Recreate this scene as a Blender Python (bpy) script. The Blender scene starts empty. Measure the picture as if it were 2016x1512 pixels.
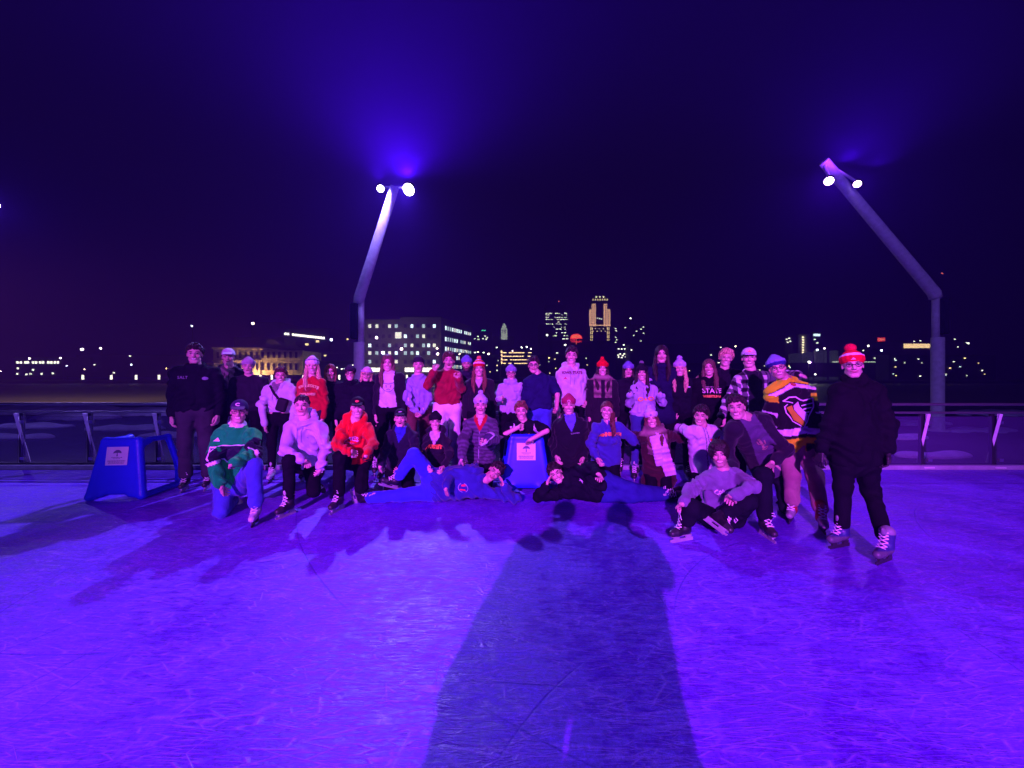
import bpy, bmesh, math, random
import numpy as np
from mathutils import Vector, Matrix
from mathutils.bvhtree import BVHTree

# ------------------------------------------------------------------ camera, world, lights' exposure
F, CX, HY, HC = 757.0, 1008.0, 742.0, 1.55      # focal length in photo pixels, centre column, horizon row, lens height (m)
scene = bpy.context.scene
col = scene.collection
cam_d = bpy.data.cameras.new('camera'); cam = bpy.data.objects.new('camera', cam_d); col.objects.link(cam)
cam_d.sensor_width = 36; cam_d.lens = 36 * F / 2016; cam_d.shift_y = (HY - 756) / 2016
cam_d.clip_end = 5000; cam_d.clip_start = 0.03
cam.location = (0, 0, HC); cam.rotation_euler = (math.radians(90), 0, 0)
scene.camera = cam
world = bpy.data.worlds.new('World'); scene.world = world; world.use_nodes = True
wn = world.node_tree.nodes; wl = world.node_tree.links
bg = wn['Background']; bg.inputs['Strength'].default_value = 1.0
tc = wn.new('ShaderNodeTexCoord'); nz = wn.new('ShaderNodeTexNoise'); nz.inputs['Scale'].default_value = 1.6; nz.inputs['Detail'].default_value = 5
mp = wn.new('ShaderNodeMapping'); mp.inputs['Scale'].default_value = (1, 1, 2.2)
cr = wn.new('ShaderNodeValToRGB')
cr.color_ramp.elements[0].position = .3; cr.color_ramp.elements[0].color = (.0012, .0002, .007, 1)
cr.color_ramp.elements[1].position = .75; cr.color_ramp.elements[1].color = (.0060, .003, .017, 1)
wl.new(tc.outputs['Generated'], mp.inputs[0]); wl.new(mp.outputs[0], nz.inputs['Vector'])
wl.new(nz.outputs['Fac'], cr.inputs[0]); wl.new(cr.outputs[0], bg.inputs['Color'])
scene.view_settings.view_transform = 'Standard'; scene.view_settings.look = 'None'
scene.view_settings.exposure = 0; scene.view_settings.gamma = 1
scene.cycles.use_denoising = True
scene.cycles.max_bounces = 6; scene.cycles.diffuse_bounces = 2; scene.cycles.glossy_bounces = 2
scene.cycles.transparent_max_bounces = 12; scene.cycles.volume_bounces = 0
scene.cycles.sample_clamp_indirect = 4
R = math.radians
def V(*a): return np.array(a, float)
def W(px, py, D): return V((px - CX) / F * D, D, HC - (py - HY) / F * D)     # photo pixel + distance -> a point of the place

# ------------------------------------------------------------------ materials
MATS = {}
def newmat(name):
    m = bpy.data.materials.new(name); m.use_nodes = True
    return m, m.node_tree.nodes, m.node_tree.links, m.node_tree.nodes['Principled BSDF']
def M(name, c=(.5, .5, .5), rough=.7, metal=0, emit=None, es=1.0, bump=0, bs=60, var=.12, vs=8, vcol=False, sheen=0, spec=.3, sss=0, alpha=1, wave=False):
    if name in MATS: return MATS[name]
    m, n, l, p = newmat(name)
    p.inputs['Roughness'].default_value = rough; p.inputs['Metallic'].default_value = metal
    p.inputs['Specular IOR Level'].default_value = spec
    if sheen: p.inputs['Sheen Weight'].default_value = sheen
    tcn = n.new('ShaderNodeTexCoord')
    if vcol:
        a = n.new('ShaderNodeVertexColor'); a.layer_name = 'Col'; src = a.outputs['Color']
    else:
        a = n.new('ShaderNodeRGB'); a.outputs[0].default_value = (*c, 1); src = a.outputs[0]
    if var:
        nn = n.new('ShaderNodeTexNoise'); nn.inputs['Scale'].default_value = vs; nn.inputs['Detail'].default_value = 4
        l.new(tcn.outputs['Object'], nn.inputs['Vector'])
        mr = n.new('ShaderNodeMapRange'); mr.inputs['From Min'].default_value = .3; mr.inputs['From Max'].default_value = .7
        mr.inputs['To Min'].default_value = 1 - var; mr.inputs['To Max'].default_value = 1 + var
        l.new(nn.outputs['Fac'], mr.inputs['Value'])
        mx = n.new('ShaderNodeVectorMath'); mx.operation = 'SCALE'
        l.new(src, mx.inputs[0]); l.new(mr.outputs[0], mx.inputs['Scale']); src = mx.outputs[0]
    l.new(src, p.inputs['Base Color'])
    if bump:
        nb = n.new('ShaderNodeTexNoise'); nb.inputs['Scale'].default_value = bs; nb.inputs['Detail'].default_value = 3
        l.new(tcn.outputs['Object'], nb.inputs['Vector'])
        b = n.new('ShaderNodeBump'); b.inputs['Strength'].default_value = bump; b.inputs['Distance'].default_value = .01
        l.new(nb.outputs['Fac'], b.inputs['Height']); l.new(b.outputs[0], p.inputs['Normal'])
    if sss:
        p.inputs['Subsurface Weight'].default_value = sss; p.inputs['Subsurface Radius'].default_value = (.01, .004, .002)
    if emit:
        p.inputs['Emission Color'].default_value = (*emit, 1); p.inputs['Emission Strength'].default_value = es
    MATS[name] = m
    return m
def cloth(c, name=None): return M(name or 'cloth_%02d_%02d_%02d' % tuple(int(x * 99) for x in c), c, .85, bump=.35, bs=90, var=.15, vs=9, sheen=.15 if sum(c) > .3 else 0, spec=.15 if sum(c) > .3 else .06)
VC = M('patterned_cloth', rough=.85, bump=.3, bs=90, var=.1, vcol=True, sheen=.1, spec=.15)
SKIN = M('skin', rough=.5, var=.04, vcol=True, spec=.35, sss=.08)
HAIRM = M('hair', rough=.55, var=.2, vs=60, vcol=True, spec=.4, bump=.5, bs=160)
STEEL = M('steel', (.6, .6, .65), .25, metal=.9, var=.05)
BLACKP = M('black_plastic', (.012, .012, .016), .4, var=.1)
LACE = M('lace', (.82, .82, .85), .8, var=.05)

# ------------------------------------------------------------------ mesh helpers
def link(name, me, mat, parent=None):
    o = bpy.data.objects.new(name, me); col.objects.link(o)
    if mat is not None and len(me.materials) == 0: me.materials.append(mat)
    if parent is not None: o.parent = parent
    return o
def tag(o, label=None, cat=None, group=None, kind=None):
    if label: o['label'] = label
    if cat: o['category'] = cat
    if group: o['group'] = group
    if kind: o['kind'] = kind
    return o
def empty(name, loc, label=None, cat=None, group=None):
    o = bpy.data.objects.new(name, None); o.empty_display_size = .2; o.location = tuple(loc); col.objects.link(o)
    return tag(o, label, cat, group)
def mesh_np(name, v, q, colr=None, smooth=True, n=4):
    me = bpy.data.meshes.new(name); v = np.asarray(v, np.float32); q = np.asarray(q, np.int32)
    me.vertices.add(len(v)); me.vertices.foreach_set('co', v.ravel())
    me.loops.add(q.size); me.loops.foreach_set('vertex_index', q.ravel())
    me.polygons.add(len(q)); me.polygons.foreach_set('loop_start', np.arange(0, q.size, n, dtype=np.int32))
    me.polygons.foreach_set('use_smooth', np.full(len(q), smooth, bool))
    me.update(calc_edges=True)
    if colr is not None:
        ca = me.color_attributes.new('Col', 'FLOAT_COLOR', 'POINT')
        c4 = np.ones((len(v), 4), np.float32); c4[:, :3] = colr; ca.data.foreach_set('color', c4.ravel())
    return me
def rootloc(p):
    if p is None: return V(0, 0, 0)
    while p.parent is not None: p = p.parent
    return V(*p.location)
class MB:                                            # collects boxes / tubes / prisms into one mesh
    def __init__(s): s.v = []; s.f = []
    def add(s, v, f):
        o = len(s.v); s.v += [tuple(map(float, p)) for p in v]; s.f += [tuple(i + o for i in g) for g in f]; return s
    def box(s, c, d, m=None):
        c = V(*c); x, y, z = [t / 2 for t in d]
        P = [V(a * x, b * y, e * z) for a in (-1, 1) for b in (-1, 1) for e in (-1, 1)]
        if m is not None: P = [m @ p for p in P]
        return s.add([c + p for p in P], [(0, 1, 3, 2), (4, 6, 7, 5), (0, 4, 5, 1), (2, 3, 7, 6), (0, 2, 6, 4), (1, 5, 7, 3)])
    def tube(s, pts, r, n=8, closed=False):
        pts = [V(*p) for p in pts]; L = len(pts); vs = []
        rr = r if hasattr(r, '__len__') else [r] * L
        for i, p in enumerate(pts):
            a = pts[i - 1] if (i or closed) else p; b = pts[(i + 1) % L] if (i < L - 1 or closed) else p
            t = b - a; t /= (np.linalg.norm(t) + 1e-9)
            u = np.cross(t, V(0, 0, 1) if abs(t[2]) < .9 else V(1, 0, 0)); u /= np.linalg.norm(u); w = np.cross(t, u)
            vs += [p + rr[i] * (u * math.cos(k * 2 * math.pi / n) + w * math.sin(k * 2 * math.pi / n)) for k in range(n)]
        fs = []
        for i in range(L if closed else L - 1):
            j = (i + 1) % L
            fs += [(i * n + k, i * n + (k + 1) % n, j * n + (k + 1) % n, j * n + k) for k in range(n)]
        if not closed: fs += [tuple(range(n))[::-1], tuple((L - 1) * n + k for k in range(n))]
        return s.add(vs, fs)
    def prism(s, poly, y0, y1):                      # polygon in x,z extruded along y
        n = len(poly)
        vs = [(x, y0, z) for x, z in poly] + [(x, y1, z) for x, z in poly]
        return s.add(vs, [tuple(range(n)), tuple(range(2 * n - 1, n - 1, -1))] + [(i, i + n, (i + 1) % n + n, (i + 1) % n) for i in range(n)])
    def build(s, name, mat, parent=None, loc=None, smooth=False, bevel=0):
        off = rootloc(parent); me = bpy.data.meshes.new(name)
        me.from_pydata([(v[0] - off[0], v[1] - off[1], v[2] - off[2]) for v in s.v], [], s.f); me.update()
        bm = bmesh.new(); bm.from_mesh(me); bmesh.ops.recalc_face_normals(bm, faces=bm.faces)
        if bevel: bmesh.ops.bevel(bm, geom=bm.edges[:], offset=bevel, segments=2, affect='EDGES', clamp_overlap=True)
        bm.to_mesh(me); bm.free()
        if smooth: me.polygons.foreach_set('use_smooth', [True] * len(me.polygons))
        o = link(name, me, mat, parent)
        if loc is not None: o.location = tuple(loc)
        return o

# ------------------------------------------------------------------ smooth solids: a distance field turned into a mesh
def surf(val, org, h):
    s = val < 0
    nx, ny, nz_ = val.shape
    c = np.zeros((nx - 1, ny - 1, nz_ - 1), np.int8)
    sl = lambda a, i, j, k: a[i:nx - 1 + i, j:ny - 1 + j, k:nz_ - 1 + k]
    for i in (0, 1):
        for j in (0, 1):
            for k in (0, 1): c += sl(s, i, j, k)
    act = (c > 0) & (c < 8); idx = np.full(act.shape, -1, np.int32); n = int(act.sum())
    idx[act] = np.arange(n); I, J, K = np.nonzero(act)
    acc = np.zeros((n, 3)); cnt = np.zeros(n)
    cs = [(i, j, k) for i in (0, 1) for j in (0, 1) for k in (0, 1)]
    for a in range(8):
        for b in range(a + 1, 8):
            A, B = cs[a], cs[b]
            if sum(abs(A[t] - B[t]) for t in range(3)) != 1: continue
            va = val[I + A[0], J + A[1], K + A[2]]; vb = val[I + B[0], J + B[1], K + B[2]]
            m = (va < 0) != (vb < 0); t = va[m] / (va[m] - vb[m])
            acc[m] += np.array(A) + t[:, None] * (np.array(B) - np.array(A)); cnt[m] += 1
    P = org + h * (np.stack([I, J, K], 1) + acc / cnt[:, None])
    Q = []
    for ax in range(3):
        o1, o2 = [(1, 2), (2, 0), (0, 1)][ax]
        sa = np.moveaxis(s, (ax, o1, o2), (0, 1, 2)); ia = np.moveaxis(idx, (ax, o1, o2), (0, 1, 2))
        a = sa[:-1, 1:-1, 1:-1]; b = sa[1:, 1:-1, 1:-1]
        for flip in (0, 1):
            X, Y, Z = np.nonzero((a & ~b) if not flip else (~a & b))
            q = np.stack([ia[X, Y, Z], ia[X, Y + 1, Z], ia[X, Y + 1, Z + 1], ia[X, Y, Z + 1]], 1)
            Q.append(q[:, ::-1] if flip else q)
    return P, np.concatenate(Q)
def C(a, b, ra, rb=None): return ('c', V(*a), V(*b), ra, ra if rb is None else rb)
def E(c, r, m=None): return ('e', V(*c), V(*r), m)
def BX(c, r, rd=.01, m=None): return ('b', V(*c), V(*r), rd, m)
def pdist(op, X, Y, Z):
    if op[0] == 'c':
        _, a, b, ra, rb = op; ba = b - a; L = max(float(ba @ ba), 1e-9)
        x = X - a[0]; y = Y - a[1]; z = Z - a[2]
        t = np.clip((x * ba[0] + y * ba[1] + z * ba[2]) / L, 0, 1)
        return np.sqrt((x - t * ba[0]) ** 2 + (y - t * ba[1]) ** 2 + (z - t * ba[2]) ** 2) - (ra + (rb - ra) * t)
    c, r, m = op[1], op[2], op[-1]
    x = X - c[0]; y = Y - c[1]; z = Z - c[2]
    if m is not None: x, y, z = (m[0, i] * x + m[1, i] * y + m[2, i] * z for i in range(3))
    if op[0] == 'e':
        k0 = np.sqrt((x / r[0]) ** 2 + (y / r[1]) ** 2 + (z / r[2]) ** 2) + 1e-6
        k1 = np.sqrt((x / r[0] ** 2) ** 2 + (y / r[1] ** 2) ** 2 + (z / r[2] ** 2) ** 2) + 1e-6
        return k0 * (k0 - 1) / k1
    rd = op[3]
    qx, qy, qz = abs(x) - r[0] + rd, abs(y) - r[1] + rd, abs(z) - r[2] + rd
    return np.sqrt(np.maximum(qx, 0) ** 2 + np.maximum(qy, 0) ** 2 + np.maximum(qz, 0) ** 2) + np.minimum(np.maximum(qx, np.maximum(qy, qz)), 0) - rd
def pbox(op):
    if op[0] == 'c': return np.minimum(op[1] - op[3], op[2] - op[4]), np.maximum(op[1] + op[3], op[2] + op[4])
    rr = op[2] if op[-1] is None else abs(op[-1]) @ op[2]
    return op[1] - rr, op[1] + rr
def field(ops, h, k, disp=None):
    bx = [pbox(o) for o in ops if o[0] in 'ceb']
    lo = np.min([b[0] for b in bx], 0) - 3 * h - .012; hi = np.max([b[1] for b in bx], 0) + 3 * h + .012
    N = np.ceil((hi - lo) / h).astype(int) + 1
    ax = [lo[i] + h * np.arange(N[i]) for i in range(3)]
    f = np.full(N, .15, np.float32)
    full = lambda: (ax[0][:, None, None], ax[1][None, :, None], ax[2][None, None, :])
    for o in ops:
        if o[0] in 'ceb':
            a, b = pbox(o); pad = k + 2.5 * h + .01
            i0 = np.maximum(((a - pad - lo) / h).astype(int), 0); i1 = np.minimum(((b + pad - lo) / h).astype(int) + 2, N)
            sl = tuple(slice(i0[t], i1[t]) for t in range(3))
            d = pdist(o, ax[0][sl[0]][:, None, None], ax[1][sl[1]][None, :, None], ax[2][sl[2]][None, None, :])
            g = f[sl]; hh = np.clip(.5 + .5 * (g - d) / k, 0, 1)
            f[sl] = g + (d - g) * hh - k * hh * (1 - hh)
        elif o[0] == 'cut':
            X, Y, Z = full(); p, nn = o[1], o[2]
            f = np.maximum(f, (X - p[0]) * nn[0] + (Y - p[1]) * nn[1] + (Z - p[2]) * nn[2])
        elif o[0] == 'sub':
            X, Y, Z = full(); f = np.maximum(f, -pdist(o[1], X, Y, Z))
    if disp is not None:
        X, Y, Z = full(); f = f + disp(X, Y, Z)
    f[0] = f[-1] = .1; f[:, 0] = f[:, -1] = .1; f[:, :, 0] = f[:, :, -1] = .1
    return surf(f, lo, h)
def sdf(name, ops, h, k, mat, parent=None, disp=None, colf=None, Mx=None, org=None):
    v, q = field(ops, h, k, disp)
    c = colf(v) if colf else None
    if Mx is not None: v = v @ Mx.T + org
    off = rootloc(parent)
    o = link(name, mesh_np(name, v - off, q, c), mat, parent)
    return o, v, q
def rot(yaw=0, roll=0, pitch=0):
    a, b, c = R(yaw), R(roll), R(pitch)
    Z = np.array([[math.cos(a), -math.sin(a), 0], [math.sin(a), math.cos(a), 0], [0, 0, 1]])
    Y = np.array([[math.cos(b), 0, math.sin(b)], [0, 1, 0], [-math.sin(b), 0, math.cos(b)]])
    X = np.array([[1, 0, 0], [0, math.cos(c), -math.sin(c)], [0, math.sin(c), math.cos(c)]])
    return Z @ Y @ X
def unit(v): return v / (np.linalg.norm(v) + 1e-9)

# ------------------------------------------------------------------ pole lamps of the rink (their light is made in the builder)
POLEM = M('pole_paint', (.58, .58, .64), .55, var=.12, bump=.1, bs=12)
HOUSE = M('lamp_housing', (.03, .03, .035), .5)
def lens_mat(name, c, st): return M(name, (.9, .9, .9), .3, emit=c, es=st, var=0)
def pole(label, base, elbow, tip, heads, box_side, lit, zbase=-.28, mist_glow=0):
    """base x,y; elbow and tip points; heads = [(point, radius, colour, watts)]"""
    root = empty('light_pole', (base[0], base[1], zbase), label, 'light pole', 'tall bent light poles round the rink')
    b = MB(); e = V(*elbow); t = V(*tip)
    b.tube([(base[0], base[1], zbase), (base[0], base[1], e[2] - 1.45)], .17, 24); b.build('lower_post', POLEM, root, smooth=False)
    MB().tube([(base[0], base[1], zbase), (base[0], base[1], zbase + .06)], .3, 20).build('base_plate', POLEM, root)
    b = MB(); b.tube([(base[0] - .07 * box_side * -1 * -1, base[1], e[2] - 1.45), (base[0] - .07 * box_side, base[1], e[2] - .05)], .10, 20); b.build('neck', POLEM, root, smooth=True)
    d = unit(t - e)
    b = MB(); b.tube([e - V(0, 0, .12), e + d * .08, e + d * .5, t], [.165, .175, .172, .14], 28); b.build('arm', POLEM, root, smooth=True)
    m = rot(0); MB().box((base[0] + box_side * .13, base[1] - .02, e[2] - .74), (.24, .3, 1.2)).build('loudspeaker', M('speaker_black', (.006, .006, .012), .8), root, bevel=.03)
    for (p, r, c, w) in heads:
        p = V(*p); dn = unit(V(0 - p[0] * .4, 1 - p[1], -4)) if True else 0
        aim = unit(V(-5.5, 2.5, 0) - p) if w == 5200 else unit(lit - p)
        h = MB(); h.tube([p - aim * .28, p - aim * .1, p + aim * .02], [r * .55, r * 1.12, r * 1.12], 20); ho = h.build('lamp_head', HOUSE, root, smooth=True)
        l = MB(); l.tube([p + aim * .022, p + aim * .03], [r, r * .98], 20); l.build('lens', lens_mat('lens_%d' % int(c[0] * 100), (1, .62 + .3 * (c[1] > .1), 1), 14), ho)
        MB().tube([p - aim * .15, t + (p - t) * .1], .035, 8).build('bracket', POLEM, ho)
        ld = bpy.data.lights.new('lamp', 'SPOT'); ld.energy = w
        ld.spot_size = R(38 if w > 6000 else 172); ld.spot_blend = .75 if w > 6000 else .35
        if w == 5200: ld.spot_size = R(104); ld.spot_blend = .7
        ld.color = c; ld.shadow_soft_size = r * .55
        lo = bpy.data.objects.new('lamp', ld); col.objects.link(lo); lo.parent = ho; lo.location = tuple(p + aim * (r * .56 + .04) - rootloc(ho)); lo.rotation_euler = Vector(aim).to_track_quat('-Z', 'Y').to_euler()
        if mist_glow:                                           # extra upward spot, added so the mist above the lamp glows
            l2 = bpy.data.lights.new('lamp_spill', 'SPOT'); l2.energy = min(w, 3300) * mist_glow; l2.color = (.26, .03, 1.0); l2.spot_size = R(179); l2.spot_blend = .9; l2.shadow_soft_size = r * .5
            q2 = bpy.data.objects.new('lamp_spill', l2); col.objects.link(q2); q2.parent = ho; q2.location = tuple(p + aim * .1 + (V(0, -.15, r + .1) if mist_glow > 5 else V(-.3, -1.0, .0)) - rootloc(ho)); q2.rotation_euler = Vector((0, -.25, 1)).to_track_quat('-Z', 'Y').to_euler()
    return root
PY = 13.0
TL = V(0, 4.5, 0)
# colours of the coloured floodlights
VIO, LAV, MAG = (.42, .10, 1.0), (.30, .20, 1.0), (.58, .05, 1.0)
bl = W(707, 742, PY); br = W(1846, 742, PY)
pole('violet lit pole leaning right with the brightest lamp, behind the group', (bl[0], PY), W(706, 590, PY), W(777, 368, 12.3),
     [(W(805, 373, 12.0), .18, LAV, 5200), (W(749, 371, 12.2), .11, LAV, 500)], -1, TL, mist_glow=5.5)
pole('violet lit pole bent sharply left, standing right of the man in the red hat', (br[0], PY), W(1842, 580, PY), W(1622, 318, 12.0),
     [(W(1632, 356, 11.7), .12, (.34, .06, 1.0), 1250), (W(1688, 362, 11.9), .10, (.28, .05, 1.0), 600)], 1, V(3, 5, 0), mist_glow=2.2)
pole('pole lamp at the left edge of the view with a small violet lamp', (-19.2, PY + 1), (-19.1, PY + 1, 4.3), (-18.3, 13.2, 7.7), [(W(-14, 402, 13.4), .16, LAV, 900)], -1, V(-8, 5, 0))
# the two poles of the rink's near side, behind the photographer
pole('near side rink pole whose magenta violet lamp lights the group from behind the camera', (-5.2, -15.5), (-5.2, -15.5, 4.3), (-4.0, -15, 7.0),
     [((-3.8, -14.8, 6.8), .16, MAG, 42000), ((-4.6, -14.9, 6.8), .14, LAV, 1500)], -1, V(1.9, 7.6, .9))
pole('near side rink pole with a weaker blue lamp far behind the camera', (9.5, -15.5), (9.5, -15.5, 4.3), (8.6, -15, 7.6),
     [((8.2, -14.8, 7.4), .16, (.34, .16, 1.0), 4300)], 1, V(2, 4.5, 0))

# ------------------------------------------------------------------ ice, ground, river
def sheet(name, x0, x1, y0, y1, z, mat, kind='structure'):
    me = bpy.data.meshes.new(name); me.from_pydata([(x0, y0, z), (x1, y0, z), (x1, y1, z), (x0, y1, z)], [], [(0, 1, 2, 3)])
    return tag(link(name, me, mat), kind=kind)
def ice_material():
    m, n, l, p = newmat('ice')
    tc = n.new('ShaderNodeTexCoord')
    def noise(sc, det=4, scale=(1, 1, 1), rotz=0, rough=.5):
        mp = n.new('ShaderNodeMapping'); mp.inputs['Scale'].default_value = scale; mp.inputs['Rotation'].default_value = (0, 0, rotz)
        l.new(tc.outputs['Object'], mp.inputs[0]); q = n.new('ShaderNodeTexNoise'); q.inputs['Scale'].default_value = sc; q.inputs['Detail'].default_value = det; q.inputs['Roughness'].default_value = rough
        l.new(mp.outputs[0], q.inputs['Vector']); return q.outputs['Fac']
    def mrng(v, a, b, c=0, d=1):
        q = n.new('ShaderNodeMapRange'); l.new(v, q.inputs[0])
        for i, t in enumerate((a, b, c, d)): q.inputs[1 + i].default_value = t
        return q.outputs[0]
    def math_(op, a, b=None):
        q = n.new('ShaderNodeMath'); q.operation = op
        for i, t in enumerate((a, b)):
            if t is None: continue
            if isinstance(t, (int, float)): q.inputs[i].default_value = t
            else: l.new(t, q.inputs[i])
        return q.outputs[0]
    # warped coordinates for the scratches
    wn_ = n.new('ShaderNodeTexNoise'); wn_.inputs['Scale'].default_value = .9; wn_.inputs['Detail'].default_value = 2; l.new(tc.outputs['Object'], wn_.inputs['Vector'])
    wv = n.new('ShaderNodeVectorMath'); wv.operation = 'MULTIPLY_ADD'; l.new(wn_.outputs['Color'], wv.inputs[0]); wv.inputs[1].default_value = (.16, .10, 0); l.new(tc.outputs['Object'], wv.inputs[2])
    total = None; rg = random.Random(4)
    for i, (rz, sx, sy, th, msk) in enumerate(((.08, 1.5, 9.0, .022, .50), (-.12, 1.9, 13, .028, .48), (.22, 1.3, 8.6, .010, .53), (-.30, 1.3, 7.2, .009, .53), (1.1, 1.0, 2.6, .004, .53), (.0, 5, 38, .06, .46), (.04, 1.0, 17, .03, .5), (-.05, 2.4, 24, .04, .47))):
        mp = n.new('ShaderNodeMapping'); mp.inputs['Rotation'].default_value = (0, 0, rz); mp.inputs['Scale'].default_value = (sx, sy, 1); mp.inputs['Location'].default_value = (i * 3.7, i * 1.3, i)
        l.new(wv.outputs[0], mp.inputs[0]); vo = n.new('ShaderNodeTexVoronoi'); vo.feature = 'DISTANCE_TO_EDGE'; vo.inputs['Scale'].default_value = 1.0; l.new(mp.outputs[0], vo.inputs['Vector'])
        ln = mrng(vo.outputs['Distance'], 0, th, 1, 0); mk = mrng(noise(1.7 + i * .6, 3), msk - .06, msk + .08)
        a = math_('MULTIPLY', ln, mk); total = a if total is None else math_('MAXIMUM', total, a)
    sep = n.new('ShaderNodeSeparateXYZ'); l.new(tc.outputs['Object'], sep.inputs[0])
    arcs = None
    for i in range(26):                                        # long skate arcs
        cx, cy, r = rg.uniform(-9, 9), rg.uniform(-6, 9), rg.uniform(1.2, 7)
        q = n.new('ShaderNodeVectorMath'); q.operation = 'DISTANCE'; l.new(tc.outputs['Object'], q.inputs[0]); q.inputs[1].default_value = (cx, cy, 0)
        d = math_('ABSOLUTE', math_('SUBTRACT', q.outputs['Value'], r)); a = mrng(d, 0, .009, 1, 0); arcs = a if arcs is None else math_('MAXIMUM', arcs, a)
    arcs = math_('MULTIPLY', arcs, mrng(noise(.8, 2), .46, .58))
    fine = mrng(noise(9, 8, (1, 2.2, 1), .1, .7), .35, .68); blot = noise(.9, 6, (1, 1, 1), 0, .62); grain = noise(75, 3)
    snow = mrng(math_('ADD', math_('MULTIPLY', blot, .8), math_('MULTIPLY', fine, .25)), .42, .66)
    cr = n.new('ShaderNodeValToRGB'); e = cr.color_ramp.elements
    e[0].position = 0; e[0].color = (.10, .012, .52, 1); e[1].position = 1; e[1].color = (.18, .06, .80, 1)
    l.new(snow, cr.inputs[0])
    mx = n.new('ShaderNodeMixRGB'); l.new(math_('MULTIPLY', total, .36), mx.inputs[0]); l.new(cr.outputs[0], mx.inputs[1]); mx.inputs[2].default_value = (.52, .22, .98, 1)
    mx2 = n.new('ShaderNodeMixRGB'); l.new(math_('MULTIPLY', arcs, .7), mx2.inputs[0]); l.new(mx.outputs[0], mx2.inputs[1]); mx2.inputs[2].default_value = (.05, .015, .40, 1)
    gr = n.new('ShaderNodeVectorMath'); gr.operation = 'SCALE'; l.new(mx2.outputs[0], gr.inputs[0])
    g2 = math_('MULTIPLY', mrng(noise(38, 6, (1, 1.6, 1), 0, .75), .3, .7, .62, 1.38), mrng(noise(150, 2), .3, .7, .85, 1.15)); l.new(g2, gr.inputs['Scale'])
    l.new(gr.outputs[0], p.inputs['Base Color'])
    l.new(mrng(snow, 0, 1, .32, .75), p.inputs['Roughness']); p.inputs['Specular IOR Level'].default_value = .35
    hgt = math_('ADD', math_('ADD', math_('MULTIPLY', total, .6), math_('MULTIPLY', fine, .5)), math_('SUBTRACT', math_('MULTIPLY', grain, .25), math_('MULTIPLY', arcs, .9)))
    b = n.new('ShaderNodeBump'); b.inputs['Strength'].default_value = .28; b.inputs['Distance'].default_value = .012; l.new(hgt, b.inputs['Height']); l.new(b.outputs[0], p.inputs['Normal'])
    return m
ICE = ice_material()
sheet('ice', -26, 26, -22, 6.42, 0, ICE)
TER = M('terrace_paving', (.055, .05, .065), .8, var=.3, vs=.8, bump=.3, bs=6)
WALL_C = M('kerb_concrete', (.33, .33, .42), .7, var=.15)
sheet('ground', -1700, 1700, -400, 1000, -3.6, M('ground_dark', (.03, .03, .035), .9, var=.3, vs=.02))
sheet('terrace', -70, 70, -60, 24, -.3, TER)
tag(MB().box((0, 24.2, -1.9), (140, .4, 3.3)).build('river_wall', TER), 'dark concrete wall dropping from the terrace to the river', 'river wall')
tag(MB().box((0, 6.47, .02), (52, .07, .09)).build('kerb', WALL_C), kind='structure')
WAT = M('river_water', (.30, .24, .22), .5, var=.25, vs=.02, bump=.5, bs=.5, spec=.3)
sheet('river', -1700, 1700, 24.4, 262, -3.0, WAT)
SNOW = M('snow', (.55, .52, .75), .8, var=.2, vs=2, bump=.5, bs=9)
rg = random.Random(11)
def mound(x, y, z, rx, ry, hz):
    o, v, q = sdf('snow', [E((x, y, z), (rx, ry, hz)), E((x + rx * .4, y + ry * .2, z), (rx * .7, ry * .6, hz * .8)), E((x - rx * .5, y - ry * .1, z), (rx * .6, ry * .7, hz * .7)), ('cut', V(0, 0, z - .02), V(0, 0, -1))],
                  max(rx, ry) / 22, .1, SNOW, None, lambda X, Y, Z: .03 * np.sin(X * 5) * np.sin(Y * 6 + 1) * np.ones_like(Z))
    tag(o, kind='stuff')
for (px, py, D, rx, ry, hz) in ((150, 806, 17, 1.6, .9, .3), (60, 812, 14, 1.3, .5, .15), (250, 816, 13.5, 1.2, .5, .14), (1760, 838, 11.6, .95, .35, .1), (1840, 872, 8.9, .8, .25, .1), (1930, 830, 13, 1.2, .4, .12), (340, 824, 12, .9, .4, .1), (100, 800, 20, 3.2, 1.6, .42), (290, 801, 19, 2.6, 1.2, .34), (30, 822, 11.5, 1.0, .35, .12), (1960, 806, 19, 2.2, 1.0, .2), (1790, 815, 15, 1.6, .5, .14)):
    p = W(px, py, D); mound(p[0], D, -.29, rx, ry, hz)
FAR = M('far_bank_land', (.035, .03, .035), .9, var=.3, vs=.05)
tag(MB().box((0, 262 + 365, -2.6), (3380, 730, 2.4)).build('far_bank', FAR), kind='structure')

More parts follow.
